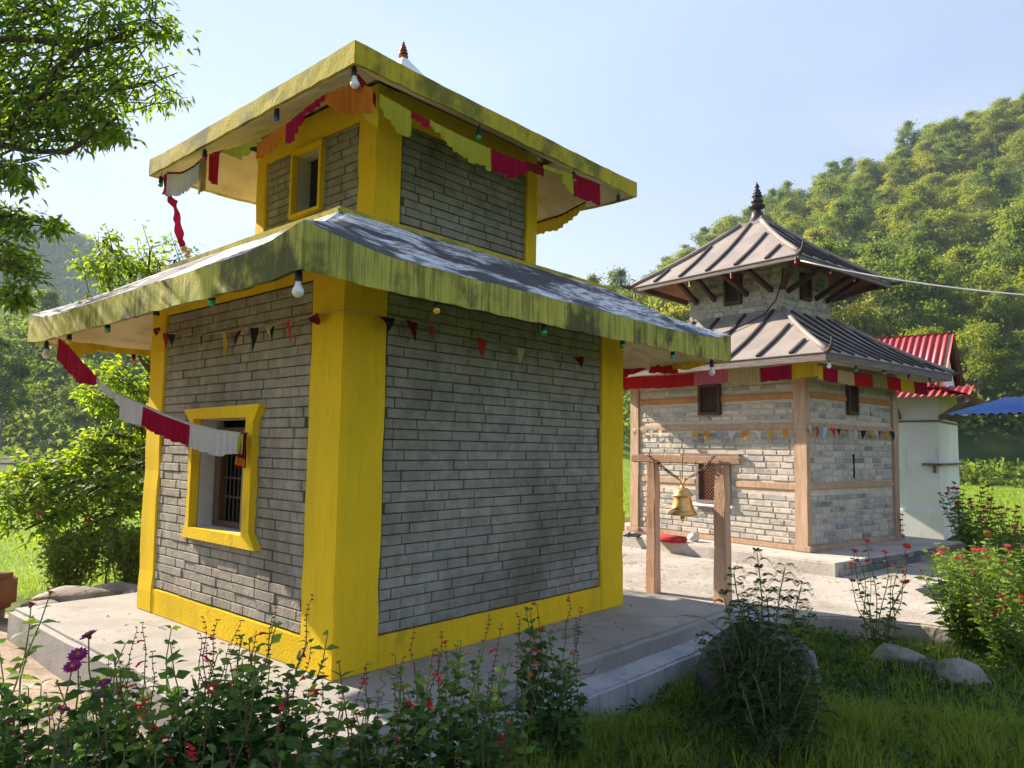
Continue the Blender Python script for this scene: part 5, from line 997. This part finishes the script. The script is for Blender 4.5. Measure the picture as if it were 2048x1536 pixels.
x, y = scatter(26000, -3.6, -.4, -3.4, .4, lambda x, y, q: ((x < -.85) | (y < -1.05)) & (q < .4+.5*np.clip(lumps(x, y, .3, 5)+.6, 0, 1)), 45); grass('grass', x, y, .17, .0028, 'grass_blade', 45, 'dark grass under the flowering plants')
# low weeds in the temple's shadow
x, y = scatter(26000, .3, 4.5, -3.4, -1.0, lambda x, y, q: q < .5+.5*lumps(x, y, .4, 6), 46); n = len(x); ng = np.random.default_rng(46)
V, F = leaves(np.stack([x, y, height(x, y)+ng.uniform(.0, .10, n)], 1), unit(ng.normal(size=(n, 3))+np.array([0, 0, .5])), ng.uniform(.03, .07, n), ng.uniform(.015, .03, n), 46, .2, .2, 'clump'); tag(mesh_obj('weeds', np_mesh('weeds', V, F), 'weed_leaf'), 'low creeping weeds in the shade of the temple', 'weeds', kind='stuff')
# fallen leaves on the paving
ng = np.random.default_rng(61); n = 420; x = np.concatenate([ng.uniform(-.6, 3.6, 160), ng.uniform(3.9, 7.2, 260)]); y = np.concatenate([ng.uniform(-.7, 3.3, 160), ng.uniform(-.9, 4.5, 260)]); z = np.where(x < 3.68, .004, -.128)
k = ~((x > -.02) & (x < 3.02) & (y > -.02) & (y < 2.76)); x, y, z = x[k], y[k], z[k]; n = len(x); V, F = leaves(np.stack([x, y, z], 1), unit(ng.normal(size=(n, 3))*np.array([1, 1, .08])), ng.uniform(.02, .05, n), ng.uniform(.012, .022, n), 61, .12, .0, 'clump'); V[:, 2] = np.maximum(V[:, 2], np.where(V[:, 0] < 3.68, .003, -.129))
tag(mesh_obj('leaf_litter', np_mesh('leaf_litter', V, F), 'dry_leaf'), 'small dry leaves scattered over the paving', 'leaf litter', kind='stuff')
# rocks
def rock(name, label, p, size, mat, seed, sub=4, cat='rock', group=None):
    g = random.Random(seed); bm = bmesh.new(); bmesh.ops.create_icosphere(bm, subdivisions=sub, radius=1)
    pl_ = [(Vector((g.gauss(0, 1), g.gauss(0, 1), g.gauss(0, .8))).normalized(), g.uniform(.62, .92)) for _ in range(13)]
    for v in bm.verts:
        q = v.co.copy()
        for nrm, dd in pl_:
            s = q.dot(nrm)
            if s > dd: q -= nrm*(s-dd)*.92
        q *= 1+.035*math.sin(q.x*9+seed)*math.sin(q.y*8)+.02*math.sin(q.z*17+q.x*13)
        v.co = Vector((q.x*size[0], q.y*size[1], q.z*size[2]))
    me = bpy.data.meshes.new(name); bm.to_mesh(me); bm.free(); o = mesh_obj(name, me, mat, None, True); o.location = p; o.rotation_euler = (0, 0, g.uniform(0, 3)); return tag(o, label, cat, group)
rock('boulder', 'dark lichened boulder behind the ferny marigold by the platform end', (2.50, -1.42, -.24), (.52, .34, .42), 'boulder_rock', 3)
rock('rock', 'pale rock leaning against the dark boulder in the grass', (3.05, -1.52, -.26), (.22, .18, .20), 'pale_rock', 9)
rock('rock', 'flat pale rock half hidden in grass below the thin zinnia', (3.98, -1.93, -.27), (.24, .17, .12), 'pale_rock', 5); rock('rock', 'grey angular rock nearest the frame edge in the grass', (3.80, -2.42, -.27), (.22, .17, .13), 'pale_rock', 7); rock('rock', 'small buried stone between the two pale rocks', (3.86, -2.16, -.29), (.17, .13, .10), 'boulder_rock', 8)
for k, (p, s) in enumerate([((.15, 4.60, -.20), (.50, .30, .11)), ((-.18, 4.42, -.24), (.30, .2, .08)), ((1.0, 4.40, -.20), (.60, .25, .09)), ((.6, 4.75, -.24), (.4, .3, .11))]): rock('rock', ['broad mound of earthy rock behind the platform', 'low earthy rock next to the terracotta bench', 'flat earthy rock close to the far yellow pillar', 'earthy rock under the little bushes'][k], p, s, 'soil_rock', 12+k, 3)
# flowering plants
LEAF = {}
def leaf_proto(kind, mat):
    if (kind, mat) in LEAF: return LEAF[(kind, mat)]
    L, n = 1.0, 6; vs, fs = [], []
    for i in range(n+1):
        t = i/n; w = {'salvia': .33*math.sin(math.pi*min(1, t*.93+.07))**.8*(1.25-t*.75), 'zinnia': .24*math.sin(math.pi*min(1, t*.9+.1))**.8}[kind]*(1-.0*t) if i < n else 0.004
        dz = -.22*t*t
        vs += [(t, -w, dz+.10*w*3), (t, 0, dz), (t, w, dz+.10*w*3)]
    for i in range(n): fs += [(3*i, 3*i+3, 3*i+4, 3*i+1), (3*i+1, 3*i+4, 3*i+5, 3*i+2)]
    me = MB().add(vs, fs).mesh('leaf'); me.materials.append(MATS[mat]); me.polygons.foreach_set('use_smooth', [True]*len(me.polygons)); LEAF[(kind, mat)] = me; return me
def floret_mesh(mat):
    m = MB().tube([(0, 0, 0), (.008, 0, .001), (.017, 0, .0), (.023, 0, -.004)], [.0022, .003, .0042, .0052], 6)
    m.add([(.021, -.006, -.002), (.034, -.008, -.010), (.036, .008, -.010), (.021, .006, -.002)], [(0, 1, 2, 3)]); m.add([(.020, -.003, .003), (.032, 0, .007), (.020, .003, .003)], [(0, 1, 2)])
    me = m.mesh('floret'); me.materials.append(MATS[mat]); return me
FLO = floret_mesh('petal_red')
def dirv(a, e): return Vector((math.cos(a)*math.cos(e), math.sin(a)*math.cos(e), math.sin(e)))
def salvia(base, h, nst, seed, label, lean=(0, 0), leaf=.125, spikes=.38, mat='salvia_leaf', young='salvia_young', objleaves=16, spread=.16, group='scarlet sage plants'):
    g = random.Random(seed); base = Vector((base[0], base[1], hz(base[0], base[1]))); t = thing('salvia_plant', label, 'plant', base, 0, group); st_ = MB(); P_, D_, L_, Y_ = [], [], [], []; big = []
    for s in range(nst):
        a = g.uniform(0, 6.28); hh = h*g.uniform(.62, 1.0); tip = Vector((math.cos(a)*spread*g.uniform(.3, 1.6)+lean[0], math.sin(a)*spread*g.uniform(.3, 1.6)+lean[1], hh)); lf = hh*(.80 if g.random() < spikes else .97)
        b0 = Vector((g.uniform(-.03, .03), g.uniform(-.03, .03), -.03)); path = limb(st_, b0, tip*(lf/hh), .0055, .0022, 8, .04, g, 5); ph = g.uniform(0, 3)
        nn = int(lf/.062)
        for k in range(2, nn+1):
            u = k/nn; p = path[min(8, int(u*8))].lerp(path[min(8, int(u*8)+1)], u*8-int(u*8)); ln = leaf*(1.15-.62*u)*g.uniform(.8, 1.2)*(.7 if u < .25 else 1)
            for sd_ in (0, math.pi):
                an = ph+k*math.pi/2+sd_+g.uniform(-.3, .3); el = g.uniform(-.1, .5)+.35*u
                if k == nn: ln *= .75
                if u > .72 and len(big) < objleaves and g.random() < .8: big.append((p.copy(), an, el, ln, u))
                else: P_.append(tuple(p)); D_.append(tuple(dirv(an, el))); L_.append(ln); Y_.append(u)
            if g.random() < .85 and .08 < u < .85:
                an = g.uniform(0, 6.28)
                for q in range(6): P_.append(tuple(p+dirv(an, .5)*.022*q)); D_.append(tuple(dirv(an+q*1.8, .3))); L_.append(ln*.68); Y_.append(u*.9)
        if lf < hh*.9 and hh > .5:
            sp = MB(); top = path[-1]; end = tip+Vector((g.uniform(-.05, .05), g.uniform(-.05, .05), g.uniform(.02, .12))); sp_path = limb(sp, top, end, .0024, .0012, 8, .05, g, 4); fl_ = []
            m_ = int((end-top).length/.020)
            for k in range(1, m_+1):
                u = k/m_; p = sp_path[min(8, int(u*8))].lerp(sp_path[min(8, int(u*8)+1)], u*8-int(u*8))
                for q in range(2):
                    an = g.uniform(0, 6.28); d = dirv(an, .15); sp.tube([p, p+d*.007, p+d*.012], [.0014, .0028, .0018], 5)
                    if g.random() < (.065 if u < .8 else .03): fl_.append((p+d*.009, an))
            so = sp.build('flower_spike', 'calyx', t)
            for p, an in fl_:
                o = link(bpy.data.objects.new('flower', FLO), so); o.matrix_local = Matrix.Translation(p) @ Matrix.Rotation(an, 4, 'Z') @ Matrix.Rotation(g.uniform(-.3, .5), 4, 'Y') @ Matrix.Scale(g.uniform(.9, 1.35), 4)
    st_.build('stem', 'stem_green', t); P_, D_, L_, Y_ = map(np.array, (P_, D_, L_, Y_))
    yo = Y_ > (.8 if young else 2)
    for sel, mm in ((~yo, mat), (yo, young)):
        if sel.sum() > 0:
            V, F = leaves(P_[sel], D_[sel], L_[sel], L_[sel]*.54, seed, .14, .25, 'ovate'); tag(mesh_obj('foliage', np_mesh('foliage', V, F), mm, t), kind='stuff')
    for p, an, el, ln, u in big:
        o = link(bpy.data.objects.new('leaf', leaf_proto('salvia', young if (u > .93 and young) else mat)), t); o.matrix_local = Matrix.Translation(p) @ Matrix.Rotation(an, 4, 'Z') @ Matrix.Rotation(-el, 4, 'Y') @ Matrix.Rotation(g.uniform(-.4, .4), 4, 'X') @ Matrix.Scale(ln, 4)
    return t
SL = [(-1.66, -0.27, 0.95, 7, 'scarlet sage beside the frame edge below the pink zinnia'), (-1.44, -0.21, 0.9, 8, 'leafy scarlet sage below the purple zinnias'), (-1.38, -0.59, 0.98, 8, 'scarlet sage with red blooms in front of the platform corner'), (-1.21, -0.62, 1.08, 9, 'tall scarlet sage with spikes across the sunny platform'), (-1.14, -0.85, 1.06, 9, 'bushy scarlet sage in front of the barred window wall'), (-0.96, -0.89, 1.02, 9, 'scarlet sage in front of the yellow base band'), (-0.98, -1.18, 0.88, 7, 'scarlet sage at the edge of the clump nearest the yellow corner'), (-1.61, -0.94, 0.72, 7, 'low scarlet sage in the dark of the bottom edge under purple zinnias'), (-1.48, -1.16, 0.7, 7, 'low scarlet sage below the red blooms at the bottom edge'), (-1.73, -0.80, 0.74, 7, 'low dark scarlet sage at the bottom corner'), (-1.30, -1.28, 0.72, 7, 'bright-tipped scarlet sage at the bottom edge below the bushy one'), (-1.23, -1.44, 0.66, 6, 'short scarlet sage at the bottom edge next to the concrete')]
for k, (x, y, h, n, lb) in enumerate(SL): salvia((x, y), h*.95, n+6, 100+k, lb, objleaves=14, spread=.2)
SC = [(-0.69, -1.20, 0.84, 7, 'scarlet sage in front of the yellow corner pillar'), (-0.57, -1.26, 0.92, 8, 'scarlet sage with pale young tops beside the steps'), (-0.42, -1.34, 0.9, 8, 'scarlet sage whose red spikes cross the brick wall'), (-0.28, -1.43, 0.88, 8, 'scarlet sage with the most red flowers before the steps'), (-0.14, -1.51, 0.82, 7, 'yellow-green scarlet sage with two red heads'), (0.51, -1.16, 0.92, 6, 'dark-leaved sage with a tall spike next to the lower step'), (-0.83, -1.66, 0.6, 7, 'short fresh green sage at the bottom edge below the steps'), (-0.64, -1.79, 0.6, 7, 'short fresh green sage at the bottom edge beside the dark grass'), (0.65, -1.24, 0.78, 4, 'thin sage spike before the lower step')]
for k, (x, y, h, n, lb) in enumerate(SC): salvia((x, y), h, n+2, 140+k, lb, objleaves=14, mat='salvia_leaf' if k in (5, 8) else ('salvia_young' if k in (4, 6, 7) else 'salvia_leaf'), leaf=.10)
def zinnia_flower(pet, r=.032):
    m = MB(); m2 = MB()
    for ringi, (n, rr, e) in enumerate(((13, r, .12), (10, r*.75, .45))):
        for i in range(n):
            a = 2*math.pi*i/n+ringi*.2; d = dirv(a, e); s = Vector((-math.sin(a), math.cos(a), 0)); m.add([s*-.003, s*.003, d*rr*.7+s*.0075, d*rr, d*rr*.7-s*.0075], [(0, 1, 2, 3, 4)])
    m2.lathe([(.005, -.012), (.009, .0), (.007, .007), (.002, .011)], 8)
    a, b_ = m.mesh('petals'), m2.mesh('flower_centre'); a.materials.append(MATS[pet]); b_.materials.append(MATS['flower_centre']); return a, b_
ZF = {k: zinnia_flower(k) for k in ('petal_red', 'petal_pink', 'petal_magenta', 'petal_orange')}
def zinnia(base, h, nst, seed, label, pets, mat='zinnia_leaf', leaf=.085, spread=.25, dens=.05, fr_=1.0, fscale=1.0, group='zinnia plants'):
    g = random.Random(seed); base = Vector((base[0], base[1], hz(base[0], base[1]))); t = thing('zinnia_plant', label, 'plant', base, 0, group); st_ = MB(); P_, D_, L_ = [], [], []; fl_ = []
    for s in range(nst):
        a = g.uniform(0, 6.28); hh = h*g.uniform(.6, 1.0); rr = spread*math.sqrt(g.random()); tip = Vector((math.cos(a)*rr, math.sin(a)*rr, hh)); path = limb(st_, (g.uniform(-.05, .05), g.uniform(-.05, .05), -.03), tip, .006, .0025, 8, .05, g, 5); ph = g.uniform(0, 3); nn = int(hh/dens)
        for k in range(2, nn):
            u = k/nn; p = path[min(8, int(u*8))].lerp(path[min(8, int(u*8)+1)], u*8-int(u*8))
            for sd_ in (0, math.pi): P_.append(tuple(p)); D_.append(tuple(dirv(ph+k*1.57+sd_+g.uniform(-.3, .3), g.uniform(.0, .6)))); L_.append(leaf*(1.2-.5*u)*g.uniform(.7, 1.2))
        if g.random() < fr_: fl_.append(tip)
    st_.build('stem', 'stem_green', t); P_, D_, L_ = map(np.array, (P_, D_, L_)); V, F = leaves(P_, D_, L_, L_*.36, seed, .15, .3, 'ovate'); tag(mesh_obj('foliage', np_mesh('foliage', V, F), mat, t), kind='stuff')
    for p in fl_:
        a, b_ = ZF[g.choice(pets)]; o = link(bpy.data.objects.new('flower', a), t); o.matrix_local = Matrix.Translation(p) @ Matrix.Rotation(g.uniform(-.5, .5), 4, 'X') @ Matrix.Rotation(g.uniform(-.5, .5), 4, 'Y') @ Matrix.Scale(g.uniform(.85, 1.2)*fscale, 4); link(bpy.data.objects.new('flower_centre', b_), o)
    return t
zinnia((-1.49, -0.69), 1.12, 3, 201, 'purple zinnia with broad leaves standing over the sunny platform', ['petal_magenta'], 'salvia_leaf', .13, .13, .09, 1.0, 1.1); zinnia((-1.66, -0.73), .92, 2, 202, 'purple zinnia lower among the sage', ['petal_magenta'], 'salvia_leaf', .12, .12, .09, 1.0, 1.1); zinnia((-1.56, 0.23), .98, 4, 203, 'pink zinnia at the frame edge beside the earth path', ['petal_pink', 'petal_magenta'], 'zinnia_leaf', .10, .16, .06, .6, 1.0)
zinnia((4.30, -1.72), .98, 12, 204, 'thin zinnia with dark sparse leaves against the pale courtyard', ['petal_red', 'petal_pink'], 'zinnia_dark_leaf', .075, .34, .075, .9)
zinnia((4.72, -2.32), .92, 44, 205, 'dense bright zinnia bush with pink heads by the courtyard path', ['petal_pink', 'petal_red', 'petal_orange'], 'zinnia_leaf', .11, .42, .036, .24)
zinnia((5.25, -2.75), .98, 44, 206, 'dense bright zinnia bush cut by the frame edge', ['petal_pink', 'petal_red'], 'zinnia_leaf', .11, .46, .036, .24); zinnia((4.55, -2.62), .62, 30, 207, 'low zinnia bush with orange blooms at the path edge', ['petal_orange', 'petal_red'], 'zinnia_leaf', .10, .34, .036, .35); zinnia((6.3, -2.1), .80, 36, 212, 'zinnia bush across the path from the orange blooms', ['petal_pink', 'petal_red'], 'zinnia_leaf', .11, .48, .04, .3)
zinnia((11.0, -1.15), 1.25, 40, 208, 'tall zinnia against the white house wall', ['petal_pink', 'petal_red'], 'zinnia_leaf', .12, .55, .07, .7, 1.5); zinnia((10.3, -1.75), 1.0, 36, 209, 'zinnia between the plinth and the green field', ['petal_pink'], 'zinnia_leaf', .12, .6, .07, .5, 1.4); zinnia((9.0, -2.3), .85, 18, 213, 'zinnia with dark heads at the far end of the courtyard', ['petal_red', 'petal_pink'], 'zinnia_dark_leaf', .11, .5, .07, .5, 1.2); zinnia((10.15, -.35), .8, 5, 211, 'small zinnia at the corner post of the stone temple', ['petal_red'], 'zinnia_dark_leaf', .08, .12, .08, .8, 1.2)
def fern_plant(base, h, nst, seed, label):
    g = random.Random(seed); base = Vector((base[0], base[1], hz(base[0], base[1]))); t = thing('marigold_plant', label, 'plant', base); st_ = MB(); P_, D_, L_ = [], [], []
    for s in range(nst):
        tall = s < 6; a = g.uniform(0, 6.28); hh = h*((1.0, .93, .90, .84, .78, .74)[s] if tall else g.uniform(.28, .58)); rr = (.02, .17, .13, .25, .22, .10)[s] if tall else g.uniform(.08, .32); a = (0, -.9, 2.3, -1.1, 2.6, 1.0)[s] if tall else a; tip = Vector((math.cos(a)*rr, math.sin(a)*rr, hh)); path = limb(st_, (g.uniform(-.04, .04), g.uniform(-.04, .04), -.03), tip, .008, .003, 8, .03, g, 6); ph = g.uniform(0, 3); nn = int(hh/.046)
        for k in range(3, nn+1):
            u = k/nn; p = path[min(8, int(u*8))].lerp(path[min(8, int(u*8)+1)], u*8-int(u*8)); fl_ = .21*(1.1-.45*u)*g.uniform(.75, 1.15)
            for sd_ in (0, math.pi):
                an = ph+k*1.57+sd_+g.uniform(-.3, .3); el = .25+.6*u; d = dirv(an, el); q0 = p
                m_ = 14
                for j in range(m_):
                    q1 = q0+(d+Vector((0, 0, -.13*j)))*fl_/m_; st_.tube([q0, q1], [.0011, .0009], 3, False) if u > .6 else None
                    for sg in (-1, 1):
                        if j < 1: continue
                        sdv = Vector((-math.sin(an), math.cos(an), 0))*sg; P_.append(tuple(q1)); D_.append(tuple((d*.75+sdv)*1.0)); L_.append(fl_*.30*(1-.05*j))
                    q0 = q1
                P_.append(tuple(q0)); D_.append(tuple(d)); L_.append(fl_*.25)
    st_.build('stem', 'stem_green', t); P_, D_, L_ = map(np.array, (P_, D_, L_)); V, F = leaves(P_, D_, L_, L_*.23, seed, .1, .15, 'clump'); tag(mesh_obj('foliage', np_mesh('foliage', V, F), 'marigold_leaf', t), kind='stuff'); return t
fern_plant((1.70, -1.78), 1.08, 44, 301, 'dark ferny marigold plant in front of the boulder')
fern_plant((1.92, -1.74), .80, 30, 302, 'lower ferny marigold crowding the foot of the boulder')
fern_plant((1.42, -2.02), .55, 24, 303, 'short ferny marigold in the darkest grass')
# bushes by the field
def bush(base, h, r, n, seed, label, mat, stems=14, leaf=.075):
    g = random.Random(seed); ng = np.random.default_rng(seed); base = Vector((base[0], base[1], hz(base[0], base[1]))); t = thing('bush', label, 'bush', base); st_ = MB(); P_ = []; D_ = []
    for s in range(stems):
        a = g.uniform(0, 6.28); rr = r*math.sqrt(g.random()); tip = Vector((math.cos(a)*rr, math.sin(a)*rr, h*g.uniform(.7, 1))); path = limb(st_, (g.uniform(-.08, .08), g.uniform(-.08, .08), -.03), tip, .010, .003, 8, .05, g, 5); m_ = n//stems; k = ng.beta(2.4, 1.1, m_); arr = np.array([tuple(path[min(8, int(v*8))]) for v in k]); P_.append(arr+ng.normal(size=(m_, 3))*.045); D_.append(unit(ng.normal(size=(m_, 3))+np.array([0, 0, .35])))
    st_.build('stem', 'stem_brown', t); P_, D_ = np.concatenate(P_), np.concatenate(D_); V, F = leaves(P_, D_, leaf*ng.uniform(.6, 1.2, len(P_)), leaf*.34, seed, .15, .3, 'ovate'); tag(mesh_obj('foliage', np_mesh('foliage', V, F), mat, t), kind='stuff'); return t
bush((.45, 5.75), .92, .34, 2600, 401, 'small dry-stemmed bush between the earthy rocks and the field', 'bush_leaf', 16); bush((1.02, 5.35), .98, .38, 2600, 402, 'small leafy bush close to the far yellow pillar', 'bush_leaf', 16); bush((.78, 5.60), 1.02, .07, 160, 403, 'single upright leafy stalk between the two small bushes', 'bush_leaf', 3, .11); bush((1.6, 5.6), .8, .4, 2200, 405, 'leafy bush partly behind the yellow pillar', 'bush_leaf', 14)
zinnia((.75, 6.3), 1.25, 12, 210, 'pink-flowered stems behind the small bushes', ['petal_pink', 'petal_red'], 'bush_leaf', .08, .7, .12, .9, 1.6)
bush((7.9, -3.2), 1.05, .55, 3200, 404, 'dark broad-leaved bush at the frame edge beyond the path', 'weed_leaf', 16, .13)
# ------------------------------------------------------------------ haze
hzb = MB().box(-910, 910, -910, 910, float(gz.min())-1.0, float(gz.max())+14.0).build('haze', None); mh = bpy.data.materials.new('haze'); mh.use_nodes = True; nt = mh.node_tree
for n in list(nt.nodes): nt.nodes.remove(n)
ho = nt.nodes.new('ShaderNodeOutputMaterial'); hv = nt.nodes.new('ShaderNodeVolumePrincipled'); hv.inputs['Color'].default_value = (.60, .79, 1.0, 1); hv.inputs['Density'].default_value = HAZE; hv.inputs['Anisotropy'].default_value = .05
nt.links.new(hv.outputs[0], ho.inputs['Volume']); hzb.data.materials.append(mh); tag(hzb, 'morning haze lying in the valley', 'haze', kind='stuff')
